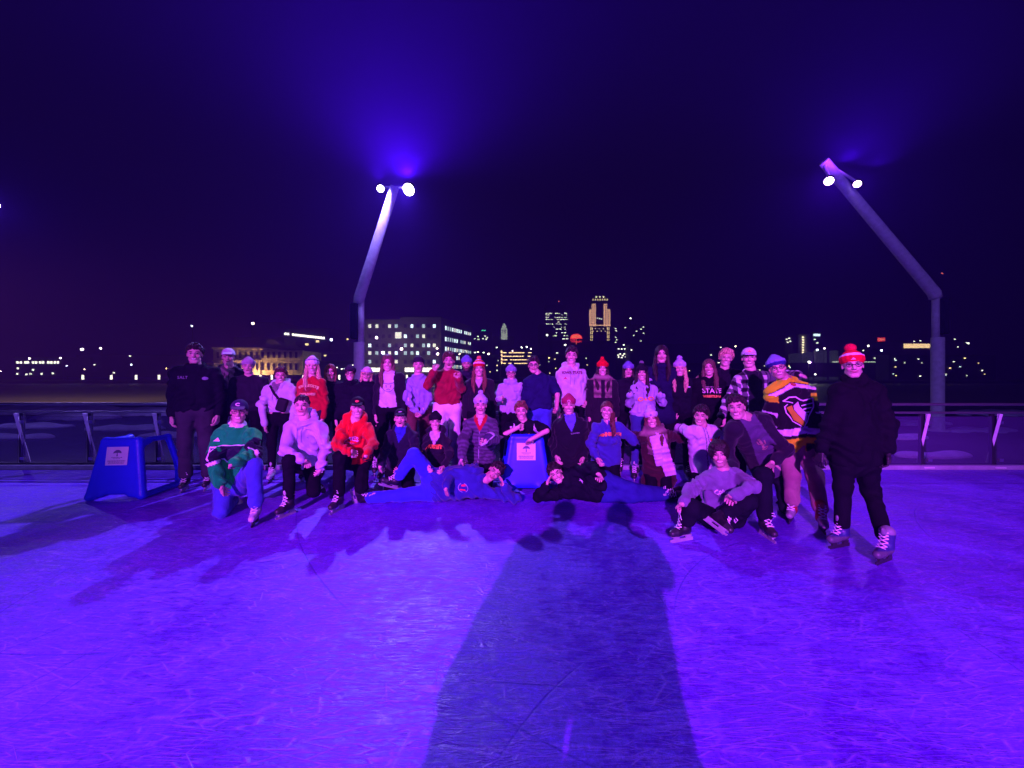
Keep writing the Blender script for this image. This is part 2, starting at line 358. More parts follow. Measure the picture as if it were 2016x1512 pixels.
# ------------------------------------------------------------------ railing
def railing():
    root = empty('railing', (0, 6.5, 0), 'long steel railing with glass panels along the edge of the ice behind the group', 'railing')
    RY = 6.55
    def skew(x): return RY - x * .008
    for z, r in ((1.085, .024), (.945, .02)):
        MB().tube([(-14, skew(-14), z), (14, skew(14), z)], r, 12).build('handrail', M('brushed_rail', (.55, .55, .6), .3, metal=.85, var=.05), root, smooth=True)
    GL, n, l, p = newmat('glass'); MATS['glass'] = GL
    p.inputs['Base Color'].default_value = (.09, .05, .20, 1); p.inputs['Roughness'].default_value = .12; p.inputs['Alpha'].default_value = .34; p.inputs['Specular IOR Level'].default_value = .6
    w = M('white_bracket', (.75, .75, .8), .5, var=.08); dk = M('dark_post', (.02, .02, .03), .5)
    x0 = (5 - 1008) / 757 * 6.4; i = 0; x = x0 - 1.187 * 3
    while x < 12:
        Y = skew(x)
        po = MB().box((x, Y + .04, .47), (.07, .03, .98)).build('post', dk, root)
        b = MB(); b.tube([(x + .02, Y - .04, .93), (x + .02, Y - .04, .75)], .02, 6); b.tube([(x + .02, Y + .12, .05), (x + .02, Y - .07, .93)], .026, 4); b.build('bracket', w, po)
        MB().box((x + .03, Y - .02, .03), (.17, .1, .02)).build('foot_plate', w, po)
        MB().box((x + .5935, Y + .0, .47), (1.11, .014, .82)).build('glass_panel', GL, root)
        for cz in (.15, .78): MB().box((x + .08, Y - .015, cz), (.07, .035, .05)).build('clamp', STEEL, root)
        x += 1.187
    MB().box((0, RY + .06, .03), (28, .12, .10)).build('bottom_rail', dk, root)
railing()

# ------------------------------------------------------------------ city across the river
HAZE = .0027
def boost(D): return math.exp(HAZE * D)
WINM = {}
def wmesh(key, c, e):
    if key not in WINM:
        me = bpy.data.meshes.new('window'); b = MB().box((0, 0, 0), (1, 1, 1)); me.from_pydata(b.v, [], b.f)
        me.materials.append(M('lit_' + key, (.1, .1, .1), .6, emit=c, es=e * 2.8, var=0) if e else M('dark_window', (.02, .02, .03), .15, spec=.6, var=0)); WINM[key] = me
    return WINM[key]
def window(root, px, py, w, h, D, key, c=(1, 1, 1), e=0, depth=.4, loc=None, name='window'):
    p = W(px, py, D) if loc is None else V(*loc)
    o = bpy.data.objects.new(name, wmesh(key, c, e)); col.objects.link(o); o.parent = root
    o.location = tuple(p - rootloc(root)); o.scale = (w / F * D, depth, h / F * D); return o
def bmass(root, x0, x1, y0, y1, D, mat, depth=20, name='wall'):
    a = W(x0, y0, D); b = W(x1, y1, D)
    return MB().box(((a[0] + b[0]) / 2, D + depth / 2, (a[2] + b[2]) / 2), (b[0] - a[0], depth, a[2] - b[2])).build(name, mat, root)
def bld(px, D, label, cat='building', name='building', grp=None): 
    p = W(px, 750, D); return empty(name, (p[0], D, -1.4), label, cat, grp)
DK = M('dark_facade', (.035, .035, .05), .8, var=.2, vs=.05); GR = M('grey_facade', (.10, .085, .075), .8, var=.2, vs=.05)
PALE = M('pale_stone', (.5, .42, .32), .8, var=.2, vs=.3, bump=.3, bs=1)
def cityroof(root, x0, x1, y, D, mat, depth=20): bmass(root, x0 - 1, x1 + 1, y - 1.5, y, D - .5, mat, depth + 1, 'roof')
COOL = (.75, .92, 1.0); WARM = (1.0, .66, .32); WHT = (1, .93, .78); YEL = (1, .8, .5)
rg = random.Random(5)
# office block right of the left pole, one corner towards the river
b = bld(820, 300, 'large office block with many cool lit windows, right of the left pole', name='office_building')
bmass(b, 716, 788, 630, 738, 300, GR, 30); cityroof(b, 716, 788, 630, 300, DK, 30)
bmass(b, 788, 868, 625, 738, 296, GR, 34); cityroof(b, 788, 868, 625, 296, DK, 34)
q = MB(); A0 = W(868, 625, 296); A1 = W(930, 643, 372); zb = -1.4
q.add([(A0[0], A0[1], zb), (A1[0], A1[1], zb), (A1[0], A1[1], A1[2]), (A0[0], A0[1], A0[2]), (A0[0] - 30, A0[1] + 34, zb), (A1[0] - 30, A1[1], zb), (A1[0] - 30, A1[1], A1[2]), (A0[0] - 30, A0[1] + 34, A0[2])],
      [(0, 1, 2, 3), (1, 5, 6, 2), (5, 4, 7, 6), (3, 2, 6, 7), (4, 0, 3, 7)]); q.build('side_wall', GR, b)
for r_, y in enumerate((642, 662, 680, 695, 712)):
    for x, D_ in ((728, 299.8), (742, 299.8), (755, 299.8), (767, 299.8), (780, 299.8), (798, 295.8), (811, 295.8), (822, 295.8), (834, 295.8), (844, 295.8), (855, 295.8)):
        on = rg.random() < (.75 if r_ in (0, 2, 3) else .55)
        if (x, y) == (780, 662): window(b, 784, 660, 12, 12, 295, 'coolw', WHT, .7); continue
        k_ = rg.choice((('cool', COOL, 1.1), ('coold', (.7, .9, 1), .45), ('coolw', WHT, .7))) if on else ('off', COOL, 0)
        window(b, x, y, 5.2, 6.6, D_, *k_)
    for k in range(13):
        t = .12 + .85 * k / 13; p = A0 + (A1 - A0) * t; fr = (738 - y) / 113.
        z = -1.4 + (A0[2] * (1 - t) + A1[2] * t + 1.4) * fr
        on = rg.random() < .78
        k_ = rg.choice((('cool', COOL, 1.1), ('coold', (.7, .9, 1), .45), ('coolw', WHT, .7))) if on else ('off', COOL, 0)
        o = window(b, 0, 0, 3.0, 8 * (1 - .3 * t), 310, *k_, .8, (p[0] + .25, p[1] - .25, z)); o.rotation_euler = (0, 0, math.atan2(A1[1] - A0[1], A1[0] - A0[0]))
for x, w in ((738, 20), (766, 14), (806, 18), (838, 24)): window(b, x, 728, w, 8, 295.5, 'shop', WHT, 1.3, name='shop_front')
# floodlit classical hall on the left
b = bld(500, 285, 'floodlit pale stone hall with tall windows, behind the left end of the group', 'hall', 'classical_hall')
bmass(b, 420, 512, 687, 738, 285, PALE, 30); bmass(b, 512, 596, 690, 738, 287, PALE, 28, 'wing')
bmass(b, 417, 515, 684, 687, 284, PALE, 32, 'cornice'); bmass(b, 417, 598, 709, 711, 283.6, PALE, 1, 'string_course')
bmass(b, 460, 560, 664, 685, 295, GR, 15, 'attic'); 
q = MB(); a = W(455, 684, 287); c_ = W(580, 672, 300); q.prism([(a[0], a[2]), (c_[0], a[2]), (c_[0] - 8, c_[2]), (a[0] + 10, c_[2])], 288, 312); q.build('roof', GR, b)
for x in range(429, 592, 11):
    D_ = 284.6 if x < 512 else 286.6
    for y, h_ in ((699, 12), (722, 13)): window(b, x, y, 4.6, h_, D_, 'offw', (0, 0, 0), 0)
for x, w_ in ((432, 1200), (470, 2600), (500, 3600), (545, 500)):
    ld = bpy.data.lights.new('floodlight', 'POINT'); ld.energy = w_ * 9; ld.color = (1, .55, .22); ld.shadow_soft_size = .3
    p = W(x, 732, 279); MB().box((p[0], 279.2, -1.0), (.8, .6, .8)).build('floodlight_housing', HOUSE, b)
    lo = bpy.data.objects.new('floodlight', ld); col.objects.link(lo); lo.parent = b; lo.location = tuple(V(p[0], 279, 1.0) - rootloc(b))
# long flat building above it
b = bld(580, 380, 'long dark flat building with one bright row of windows, above the floodlit hall')
bmass(b, 495, 552, 636, 690, 380, GR, 40); bmass(b, 552, 650, 648, 692, 381, DK, 40, 'wing'); cityroof(b, 495, 552, 636, 380, DK, 40); cityroof(b, 552, 650, 648, 381, DK, 40)
for x in list(range(562, 572, 5)) + list(range(577, 641, 5)): window(b, x, 657 + (x - 560) * .11, 3.9, 4.2, 379.5, 'white', WHT, 2.0)
for x, y in ((604, 678), (625, 672)): window(b, x, y, 6, 4, 380.5, 'warmd', WARM, 1.2)
b = bld(660, 420, 'dark low building with scattered lights left of the left pole')
bmass(b, 600, 712, 676, 738, 420, DK, 30); cityroof(b, 600, 712, 676, 420, GR, 30)
for x, y in ((668, 683), (672, 668), (684, 668), (640, 700), (670, 690), (622, 704), (690, 712)): window(b, x, y, 4, 2.5, 419.5, 'warmw', WARM, 1.6)
# dark low office far left
b = bld(80, 330, 'low dark office with one row of paired white windows, at the far left')
bmass(b, 28, 128, 704, 742, 330, DK, 30); cityroof(b, 28, 128, 704, 330, GR, 30)
for x in (34, 41, 50, 55, 65, 71, 79, 85, 95, 101, 108, 114): window(b, x, 713.5, 3.6, 4.5, 329.5, 'white', WHT, 2.0)
for x, y in ((35, 725), (65, 728), (34, 736), (52, 737), (60, 736), (82, 736), (104, 735)): window(b, x, y, 3, 3, 329.5, 'white', WHT, 2.0)
b = bld(240, 340, 'unlit warehouse behind the row of light columns on the left'); bmass(b, 150, 352, 700, 742, 350, DK, 20); cityroof(b, 150, 352, 700, 350, DK)
for x, y in ((256, 701), (186, 718), (224, 734), (172, 722)): window(b, x, y, 3, 2, 349.5, 'white', WHT, 2)
# capitol like tower and green light
b = bld(992, 620, 'slim pale lit tower with a pointed crown in the distance', 'tower', 'stepped_tower')
T_ = M('tower_stone_lit', (.5, .5, .45), .7, emit=(.55, .6, .5), es=2.2, var=.2, vs=.3)  # light on the tower put into its stone as emission
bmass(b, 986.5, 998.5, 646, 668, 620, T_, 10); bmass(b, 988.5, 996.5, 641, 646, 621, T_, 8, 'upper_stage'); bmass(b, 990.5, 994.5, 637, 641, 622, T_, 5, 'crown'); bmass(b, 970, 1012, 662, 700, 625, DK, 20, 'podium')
for x in (989.5, 992.5, 995.5): window(b, x, 652, 1.2, 7, 619.5, 'off')
b = bld(955, 600, 'dark block with a small green rooftop light, left of the slim pale tower'); bmass(b, 932, 968, 654, 700, 600, DK, 20)
window(b, 952, 650.5, 8, 2, 600, 'green', (.1, 1, .5), 1.0, name='rooftop_light')
for x, y in ((935, 667), (941, 662), (942, 668), (951, 667), (955, 662), (957, 668), (959, 665)): window(b, x, y, 3.2, 1.8, 599.5, 'white', WHT, 2)
# tower A, banded with lit floors
b = bld(1094, 640, 'tall dark office tower with bands of lit windows, left of the crowned tower', 'tower', 'office_tower')
bmass(b, 1072, 1117, 606, 745, 640, M('tower_dark', (.02, .02, .04), .4, var=.1), 30); bmass(b, 1074, 1115, 600, 606, 642, M('tower_dark'), 24, 'plant_floor')
a = W(1100, 600, 645); MB().tube([a, a + V(0, 0, 5)], .25, 6).build('mast', HOUSE, b); window(b, 1100.5, 593.5, 2, 2, 645, 'red', (1, .15, .1), 1.6, name='warning_light')
for y in (617, 620, 625, 629, 634, 638, 644, 648, 655, 661, 667):
    x = 1074.0
    while x < 1115:
        w = rg.uniform(2, 6.5); pr = .85 if y in (617, 625, 629) else .45
        if rg.random() < pr: window(b, x + w / 2, y, w * .86, 1.5, 639.5, 'whited' if rg.random() < .5 else 'white', WHT, 2 if WINM.get('whited') else .9)
        x += w + rg.uniform(.3, 1.2)
# tower B with the crown
b = bld(1181, 600, 'tallest tower with warm floodlit shoulders and a lit octagonal crown', 'tower', 'crowned_tower')
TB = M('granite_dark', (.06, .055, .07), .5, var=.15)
STN = M('granite_lit', (.6, .5, .4), .7, emit=(1, .5, .3), es=2.8, var=.5, vs=.5)  # floodlighting of the shoulders is put into the stone as a glow
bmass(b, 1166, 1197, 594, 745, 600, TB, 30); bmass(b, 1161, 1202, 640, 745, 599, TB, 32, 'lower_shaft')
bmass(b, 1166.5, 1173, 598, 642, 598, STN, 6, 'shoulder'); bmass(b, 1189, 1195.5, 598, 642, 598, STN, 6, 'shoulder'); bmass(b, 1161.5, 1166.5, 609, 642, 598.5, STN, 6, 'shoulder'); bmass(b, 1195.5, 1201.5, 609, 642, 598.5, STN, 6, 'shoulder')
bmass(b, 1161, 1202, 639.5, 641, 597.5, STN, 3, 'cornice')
for (x0, x1, y0, y1, D_) in ((1166, 1197, 587, 593, 601), (1168, 1195, 583, 587, 602), (1172, 1191, 579.5, 583, 603), (1177, 1186, 577.5, 579.5, 604)): bmass(b, x0, x1, y0, y1, D_, TB, 20, 'crown')
for i, x in enumerate(np.linspace(1167.5, 1195.5, 7)): window(b, x, 590, 2.0, 3.6, 600.5, 'warmd', WARM, 1.2)
for x in (1174, 1181, 1188): window(b, x, 584.5, 2.5, 2.5, 601.5, 'warmhot', YEL, 2.2)
for x in (1164, 1167.2, 1170.4, 1192, 1195.2, 1198.4):
    for y in np.arange(602, 639, 4.3):
        if y < 612 and x in (1164, 1198.4): continue
        window(b, x, y, 1.5, 2.2, 597.2, 'off')
for x in (1163, 1166, 1196, 1199):
    for y in (647, 655, 663, 671): window(b, x, y, 1.6, 6, 598.5, 'warmd', WARM, 1.2)
for x in (1176, 1180, 1184): window(b, x, 626 + (x % 3), 2, 1.6, 598.5, 'white', WHT, 2)
for x in range(1164, 1200, 4): window(b, x, 647 if x % 8 else 652, 2.4, 1.2, 598.3, 'warmd', WARM, 1.2)
# umbrella sign
b = bld(1134, 430, 'glowing red umbrella sign with two rows of letters on a dark roof', 'sign', 'umbrella_sign')
RED = M('neon_red', (.1, .0, .0), .5, emit=(1, .03, .04), es=.8 * boost(430), var=0); REDL = M('neon_orange', (.1, 0, 0), .5, emit=(1, .13, .07), es=.8 * boost(430), var=0)
u = 430 / F; c_ = W(1134, 666.5, 430); pts = [(c_[0] + 11.3 * u * math.cos(a), c_[2] + 8.5 * u * math.sin(a)) for a in np.linspace(0, math.pi, 17)]
MB().prism(pts, 429, 430).build('canopy', REDL, b)
MB().tube([(p[0], 428.9, p[1]) for p in pts] + [(pts[0][0], 428.9, pts[0][1])], .45, 6).build('neon_outline', RED, b)
MB().tube([(c_[0], 428.8, c_[2]), (c_[0], 428.8, c_[2] - 10 * u), (c_[0] + 1.2 * u, 428.8, c_[2] - 11.5 * u)], .35, 6).build('handle', REDL, b)
bmass(b, 1128, 1140, 677, 682, 430, HOUSE, 2, 'support')
def sign_text(root, s, size, loc, mat, name='lettering', ext=.05):
    cu = bpy.data.curves.new('txt', 'FONT'); cu.body = s; cu.size = size; cu.align_x = 'CENTER'; cu.align_y = 'CENTER'; cu.offset = size * .02; cu.extrude = ext
    o = bpy.data.objects.new('txt', cu); col.objects.link(o); bpy.context.view_layer.update(); me = bpy.data.meshes.new_from_object(o); bpy.data.objects.remove(o)
    q = link(name, me, mat, root); q.location = tuple(V(*loc) - rootloc(root)); q.rotation_euler = (R(90), 0, 0); return q
sign_text(b, 'THE', 4.4 * u * 1.3, (c_[0] - 7 * u, 428.6, c_[2] - 2.4 * u), RED); sign_text(b, 'TRAVELERS', 4.4 * u, (c_[0], 428.6, c_[2] - 6.3 * u), RED)
# parking garage with warm open floors
b = bld(1015, 400, 'open parking garage with warm lit floors behind the man in the navy t-shirt', 'parking garage', 'parking_garage')
bmass(b, 984, 1048, 686, 742, 402, DK, 25)
for y in (692, 699, 706, 713):
    bmass(b, 984, 1046, y - 1, y + .8, 401, GR, 2, 'deck')
    x = 986
    while x < 1044:
        w = rg.uniform(3, 7); 
        if rg.random() < .85: window(b, x + w / 2, y + 2.4, w, 1.7, 401.5, 'warmhot2', (1, .62, .3), 1.6, name='lit_bay')
        x += w + .7
    window(b, 987.5, y, 3, 3.4, 400.5, 'warmhot2', (1, .62, .3), 1.6, name='lit_bay')
# further dark masses and lights
for (x0, x1, y0, D_, lb, L) in (
    (1062, 1088, 640, 520, 'dark narrow slab in front of the banded tower', ((1077, 660), (1104, 676))),
    (1088, 1210, 672, 440, 'dark wide block below the umbrella sign', ((1112, 679), (1097, 695), (1097, 700), (1097, 705), (1127, 691))),
    (1203, 1240, 645, 660, 'dim block just right of the crowned tower', ((1212, 647), (1213, 651), (1212, 664), (1214, 669), (1212, 674), (1231, 645))),
    (1240, 1278, 640, 680, 'dim block with a staircase of small lights', ((1253, 652), (1262, 648), (1267, 644), (1267, 656), (1262, 671), (1248, 660))),
    (1212, 1242, 684, 420, 'small building with a brightly lit glass front, right of the crowned tower', ((1218, 687), (1224, 687), (1230, 687), (1236, 687), (1217, 699), (1221, 697), (1226, 700), (1229, 697), (1234, 700), (1237, 697), (1218, 703), (1224, 704), (1232, 703), (1228, 679), (1233, 680))),
    (1242, 1396, 678, 400, 'long low olive coloured warehouse behind the woman in the lavender hat', ((1243, 689),)),
    (1395, 1470, 690, 430, 'low dark shed behind the blond man', ((1419, 684), (1400, 699), (1405, 714), (1415, 714))),
    (845, 985, 700, 350, 'low dark block between the office block and the garage', ((915, 690), (935, 694), (941, 693), (952, 694), (962, 697), (978, 684), (970, 704))),
    (1545, 1562, 662, 430, 'short building with four small windows, right of centre', ((1549, 668), (1554, 666), (1556, 672), (1551, 674))),
    (1600, 1618, 655, 440, 'narrow block topped by a blue white lit sign', ((1604, 668), (1609, 675))),
    (1755, 1900, 672, 420, 'low pavilion with a bright warm glass front, left of the right pole', tuple((x, 681) for x in range(1781, 1830, 4)) + ((1800, 672), (1812, 671), (1880, 668), (1886, 683), (1903, 675))),
    (1640, 1760, 690, 430, 'low dark sheds behind the man in the red hat', ((1700, 690), (1722, 705)))):
    b = bld((x0 + x1) / 2, D_, lb)
    bmass(b, x0, x1, y0, 748, D_, M('olive_facade', (.10, .09, .06), .8) if 'olive' in lb else DK, 25); cityroof(b, x0, x1, y0, D_, GR, 25)
    for (x, y) in L:
        big = 'warm glass' in lb and y == 681
        window(b, x, y, 3.4 if big else 3, 8.5 if big else 1.9, D_ - .6, 'warmw' if big else 'white', WARM if big else WHT, 1.6 if big else 2)
    if 'sign' in lb and 'topped' in lb: window(b, 1608, 659.5, 13, 4.5, D_ - 1, 'bluewhite', (.7, .9, 1), 1.8, name='lit_sign')
# grain silo with a string of lights, tanks, red sign
b = bld(1583, 415, 'tall pale tower with a vertical string of warm lights', 'silo', 'silo')
p = W(1588, 745, 415); MB().tube([(p[0], 419, -1.4), (p[0], 419, W(1588, 658, 415)[2])], 5, 20).build('wall', M('silo_pale', (.4, .4, .42), .8), b)
for y in range(664, 696, 5): window(b, 1581, y, 3.6, 2.6, 413, 'warmhot', YEL, 2.2, name='lamp')
TK = M('tank_paint', (.6, .62, .58), .6, var=.2, vs=.2, emit=(.5, .55, .5), es=.06)  # paint glows faintly in place of light falling on the tanks
for i, (x, w, y) in enumerate(((1571, 22, 697), (1596, 16, 694), (1621, 20, 690), (1648, 14, 691))):
    p = W(x, 716, 400); t = MB().tube([(p[0], 404, -1.4), (p[0], 404, W(x, y, 400)[2]), (p[0], 404, W(x, y - 1.5, 400)[2])], [w / 2 / F * 400, w / 2 / F * 400, w / 4 / F * 400], 24)
    o = t.build('storage_tank', TK); tag(o, ('pale round tank, widest and leftmost of the row under the lit silo', 'pale round tank at the foot of the silo', 'tallest pale round tank right of the silo', 'narrow pale round tank at the right end of the row')[i], 'tank', 'storage tanks across the river')
b = bld(1735, 440, 'small glowing red rectangular sign on the far bank', 'sign', 'red_sign')
MB().tube([W(1735, 676, 440), V(W(1735, 676, 440)[0], 440, -1.4)], .3, 8).build('post', HOUSE, b); window(b, 1735, 668.5, 14, 8, 440, 'redsign', (1, .03, .03), .9, .6, name='sign_face')
sign_text(b, 'OPEN', 3.0, W(1735, 668.5, 439.5), M('neon_pink', (.1, 0, 0), .5, emit=(1, .3, .2), es=3, var=0))
o = window(bld(1690, 392, 'long thin lit line of a floodwall top on the far bank', 'floodwall', 'floodwall'), 1692, 712.5, 106, 1.8, 392, 'wallline', (.8, .9, .7), .7, name='lit_coping')  # coping glows by itself, its lighting put in as emission
bmass(o.parent, 1560, 1746, 714, 742, 393, DK, 4)
# radio mast with red light
b = bld(1855, 500, 'thin radio mast with one red warning light, right of the right pole', 'mast', 'radio_mast'); p = W(1855, 539, 500)
MB().tube([(p[0], 500, -1.4), (p[0], 500, p[2])], [1.0, .15], 6).build('mast', HOUSE, b); window(b, 1855, 538.5, 3, 3, 500, 'red', (1, .15, .1), 1.6, name='warning_light')
# light columns of the promenade
LCOL = None; k = 0
for px in (163, 219, 268, 313, 357, 399, 413, 436, 462, 488, 513, 535, 559, 597, 629, 668, 700, 742, 778, 801, 826, 848, 871, 905):
    p = W(px, 745, 268)
    if LCOL is None:
        LCOL = empty('light_column', (p[0], 268, -1.4), None, 'light column', 'row of short lit columns along the far river walk')
        a = MB().box((p[0], 268, -.9), (1.1, 1.1, 1.0)).build('plinth', DK, LCOL)
        MB().box((p[0], 268, 1.3), (.85, .85, 3.2)).build('glowing_shaft', M('column_glow', (.8, .8, .7), .5, emit=(1, .93, .72), es=2.0 * boost(268), var=0), LCOL)
        MB().box((p[0], 268, 3.0), (1.1, 1.1, .25)).build('cap', DK, LCOL); r0 = LCOL
    else:
        r0 = LCOL.copy(); col.objects.link(r0)
        for ch in LCOL.children: c2 = ch.copy(); c2.parent = r0; col.objects.link(c2)
        r0.location = (p[0], 268, -1.4)
    r0['label'] = 'one of the short glowing columns lining the far river walk'
# street lamps
LAMP = {}
def street_lamp(px, py, D, r, c, e, label, lit=0):
    r = r * .6
    key = (c, round(r, 1)); p = W(px, py, D); rr = r / F * D
    root = empty('street_lamp', (p[0], D, -1.4), label, 'street lamp', 'street lamps across the river')
    MB().tube([(p[0], D, -1.4), (p[0], D, p[2])], [.16, .1], 6).build('post', HOUSE, root)
    MB().tube([(p[0], D, p[2] - .1), (p[0] + .0, D - .6, p[2] + .1)], .08, 6).build('arm', HOUSE, root)
    if lit:
        ld = bpy.data.lights.new('lamp', 'POINT'); ld.energy = lit; ld.color = c; ld.shadow_soft_size = .4
        lo = bpy.data.objects.new('lamp', ld); col.objects.link(lo); lo.parent = root; lo.location = tuple(V(p[0], D - 1.6, p[2]) - rootloc(root))
    sdf('lamp_globe', [E((p[0], D - .6, p[2]), (rr, rr * .8, rr * .9))], rr / 4, .02, M('glow_%d_%d_%d' % tuple(int(t * 100) for t in c), (.5, .5, .5), .5, emit=c, es=6 * boost(D), var=0), root)
SL = [(163, 688, 4.6, WHT, 'bigger warm lamp of the pair above the dark warehouse'), (200, 686, 3.2, WHT, 'smaller lamp of the pair above the dark warehouse'), (60, 706, 3, WHT, 'white lamp over the left half of the low office'),
      (121, 705, 3, WHT, 'white lamp over the right end of the low office'), (379, 642, 2.6, COOL, 'high bluish lamp above the tall man in black'), (499, 637, 4.6, YEL, 'very bright yellow lamp high above the floodlit hall'),
      (653, 669, 4.6, (.8, .8, 1), 'star bright bluish lamp left of the left pole'), (330, 726, 3.4, (1, .5, .25), 'orange lamp just left of the tall man in black'), (260, 718, 2.6, COOL, 'small cool lamp in front of the warehouse'),
      (133, 720, 2.2, (.7, .6, 1), 'violet tinted lamp beside the low office'), (168, 727, 2.2, (1, .6, .35), 'small orange lamp near the first light column'), (407, 719, 2.0, COOL, 'small bluish lamp at the left end of the hall'),
      (500, 706, 3.0, (1, .7, .4), 'warm lamp in front of the hall facade'), (518, 727, 3.6, (1, .55, .25), 'orange lamp by the right end of the lit facade'), (657, 714, 3.0, YEL, 'yellow lamp above the woman with the reddish hair'),
      (742, 665, 4.0, YEL, 'tall yellow lamp in front of the second floor of the office block'), (791, 687, 4.2, YEL, 'yellow lamp in the middle of the office block'), (754, 694, 3.6, YEL, 'yellow lamp above the man in the lavender sweatshirt'),
      (861, 686, 3.0, YEL, 'upper yellow lamp at the corner of the office block'), (862, 697, 3.8, YEL, 'lower yellow lamp at the corner of the office block'), (905, 697, 2.6, YEL, 'yellow lamp above the boy in the red sweater'),
      (881, 697, 2.6, WHT, 'white lamp close to the red sweater man\'s head'), (962, 697, 3.0, YEL, 'yellow lamp left of the garage'), (1037, 683, 2.4, WHT, 'left lamp of the pair over the garage roof'), (1045, 687, 2.2, WHT, 'right lamp of the pair over the garage roof'),
      (1027, 684, 2.2, WHT, 'lamp over the middle of the garage roof'), (1009, 691, 2.0, (1, .6, .6), 'pinkish lamp on the garage'), (1077, 660, 2.8, WHT, 'lamp on the dark slab beside the banded tower'), (1113, 679, 2.6, WHT, 'lamp below the umbrella sign'),
      (1241, 627, 2.0, WHT, 'highest small light right of the crowned tower'), (1447, 682, 2.4, YEL, 'lamp above the man in the white cap'), (1592, 713, 4.0, WHT, 'bright lamp in front of the pale tanks'), (1622, 686, 2.8, WHT, 'lamp above the tallest tank'),
      (1608, 689, 3.4, COOL, 'cool lamp between the tanks'), (1708, 681, 3.0, WHT, 'lamp just right of the red pompom hat'), (1734, 690, 3.4, COOL, 'cool lamp under the red sign'), (1604, 737, 2.6, WHT, 'lamp low at the water near the jersey man\'s shoulder'),
      (1791, 722, 1.8, WHT, 'tiny reflection-like lamp left of the right pole'), (1941, 729, 2.6, WHT, 'lamp low on the far bank right of the right pole'), (1905, 676, 2.2, WHT, 'lamp at the right end of the pavilion'), (3, 731, 2.2, WHT, 'lamp at the left edge of the picture'),
      (1051, 730, 3.6, (1, .5, .3), 'warm lamp next to the glasses of the man in navy'), (1043, 722, 2.0, (1, .3, .2), 'small red lamp at the garage foot'), (1073, 727, 2.2, WHT, 'lamp between the navy t-shirt man and the tall man')]
for (px, py, r, c, lb) in SL: street_lamp(px, py, 288 if px in (742, 791, 754, 861, 862) else (290 if py > 690 else 300), r, c, 5, lb, 9000 if px in (742, 791, 754, 862, 500, 1592) else 0)
# traffic light, lit kiosk
b = bld(962, 300, 'small traffic signal showing green beside the red and white hat', 'traffic light', 'traffic_light'); p = W(963, 718, 280)
MB().tube([(p[0], 280.4, -1.4), (p[0], 280.4, p[2] + 1)], .12, 6).build('post', HOUSE, b); MB().box((p[0], 280, p[2]), (1.1, .5, 3.2)).build('housing', HOUSE, b); window(b, 963, 718, 3.2, 6, 279.6, 'greenhot', (.05, 1, .45), 1.6, .3, name='signal')
b = bld(960, 282, 'little glowing yellow kiosk under the green traffic signal', 'kiosk', 'kiosk'); bmass(b, 953, 968, 725, 748, 283, DK, 3); window(b, 960, 728, 12, 5, 282.4, 'kiosk', (.9, .85, .25), 1.6, name='window'); cityroof(b, 953, 968, 725, 283, DK, 3)
# bare trees on the far bank
def far_tree(px, D, hgt, label):
    p = W(px, 748, D); root = empty('tree', (p[0], D, -1.4), label, 'tree', 'bare trees on the far bank'); b = MB(); rr = random.Random(int(px))
    MB().tube([(p[0], D, -1.4), (p[0] + .3, D, -1.4 + hgt * .5)], [.35, .2], 6).build('trunk', M('bark', (.05, .04, .035), .9), root)
    for i in range(26):
        a = rr.uniform(0, 6.28); e_ = rr.uniform(.3, 1.3); z = -1.4 + hgt * rr.uniform(.25, .6); L = hgt * rr.uniform(.25, .48); s0 = V(p[0] + .2, D, z)
        e1 = s0 + V(math.cos(a) * math.cos(e_), math.sin(a) * math.cos(e_), math.sin(e_)) * L; b.tube([s0, e1], [.12, .04], 4)
        for j in range(5):
            m_ = s0 + (e1 - s0) * rr.uniform(.3, 1); b.tube([m_, m_ + V(rr.uniform(-1, 1), rr.uniform(-1, 1), rr.uniform(.2, 1.2)) * L * .3], [.05, .02], 3)
    b.build('crown', M('bark'), root)
for px, hg, lb in ((330, 15, 'bare tree left of the tall man in black'), (905, 13, 'bare tree in front of the office corner'), (640, 12, 'bare tree left of the left pole'), (1000, 10, 'bare tree in front of the garage'), (1345, 12, 'bare tree in front of the olive warehouse'), (1500, 13, 'bare tree behind the man in the white cap'), (1890, 14, 'bare tree right of the right pole')): far_tree(px, 276, hg, lb)

# lamp post on the river edge just outside the left of the view; it warms the water there
lp = empty('street_lamp', (-60, 23, -.3), 'warm floodlight post on the river edge beyond the left end of the view', 'street lamp')
MB().tube([(-60, 23, -.3), (-60, 23, 12.2)], .09, 8).build('post', HOUSE, lp); lh = MB().box((-60, 23.3, 12.3), (.5, .4, .4)).build('lamp_head', HOUSE, lp)
ld = bpy.data.lights.new('lamp', 'SPOT'); ld.energy = 200000; ld.color = (1, .66, .44); ld.spot_size = R(64); ld.spot_blend = .9; ld.shadow_soft_size = .2
lo = bpy.data.objects.new('lamp', ld); col.objects.link(lo); lo.parent = lh; lo.location = (0, .75, 12.6); lo.rotation_euler = Vector((-.55, 1, -.17)).to_track_quat('-Z', 'Y').to_euler()
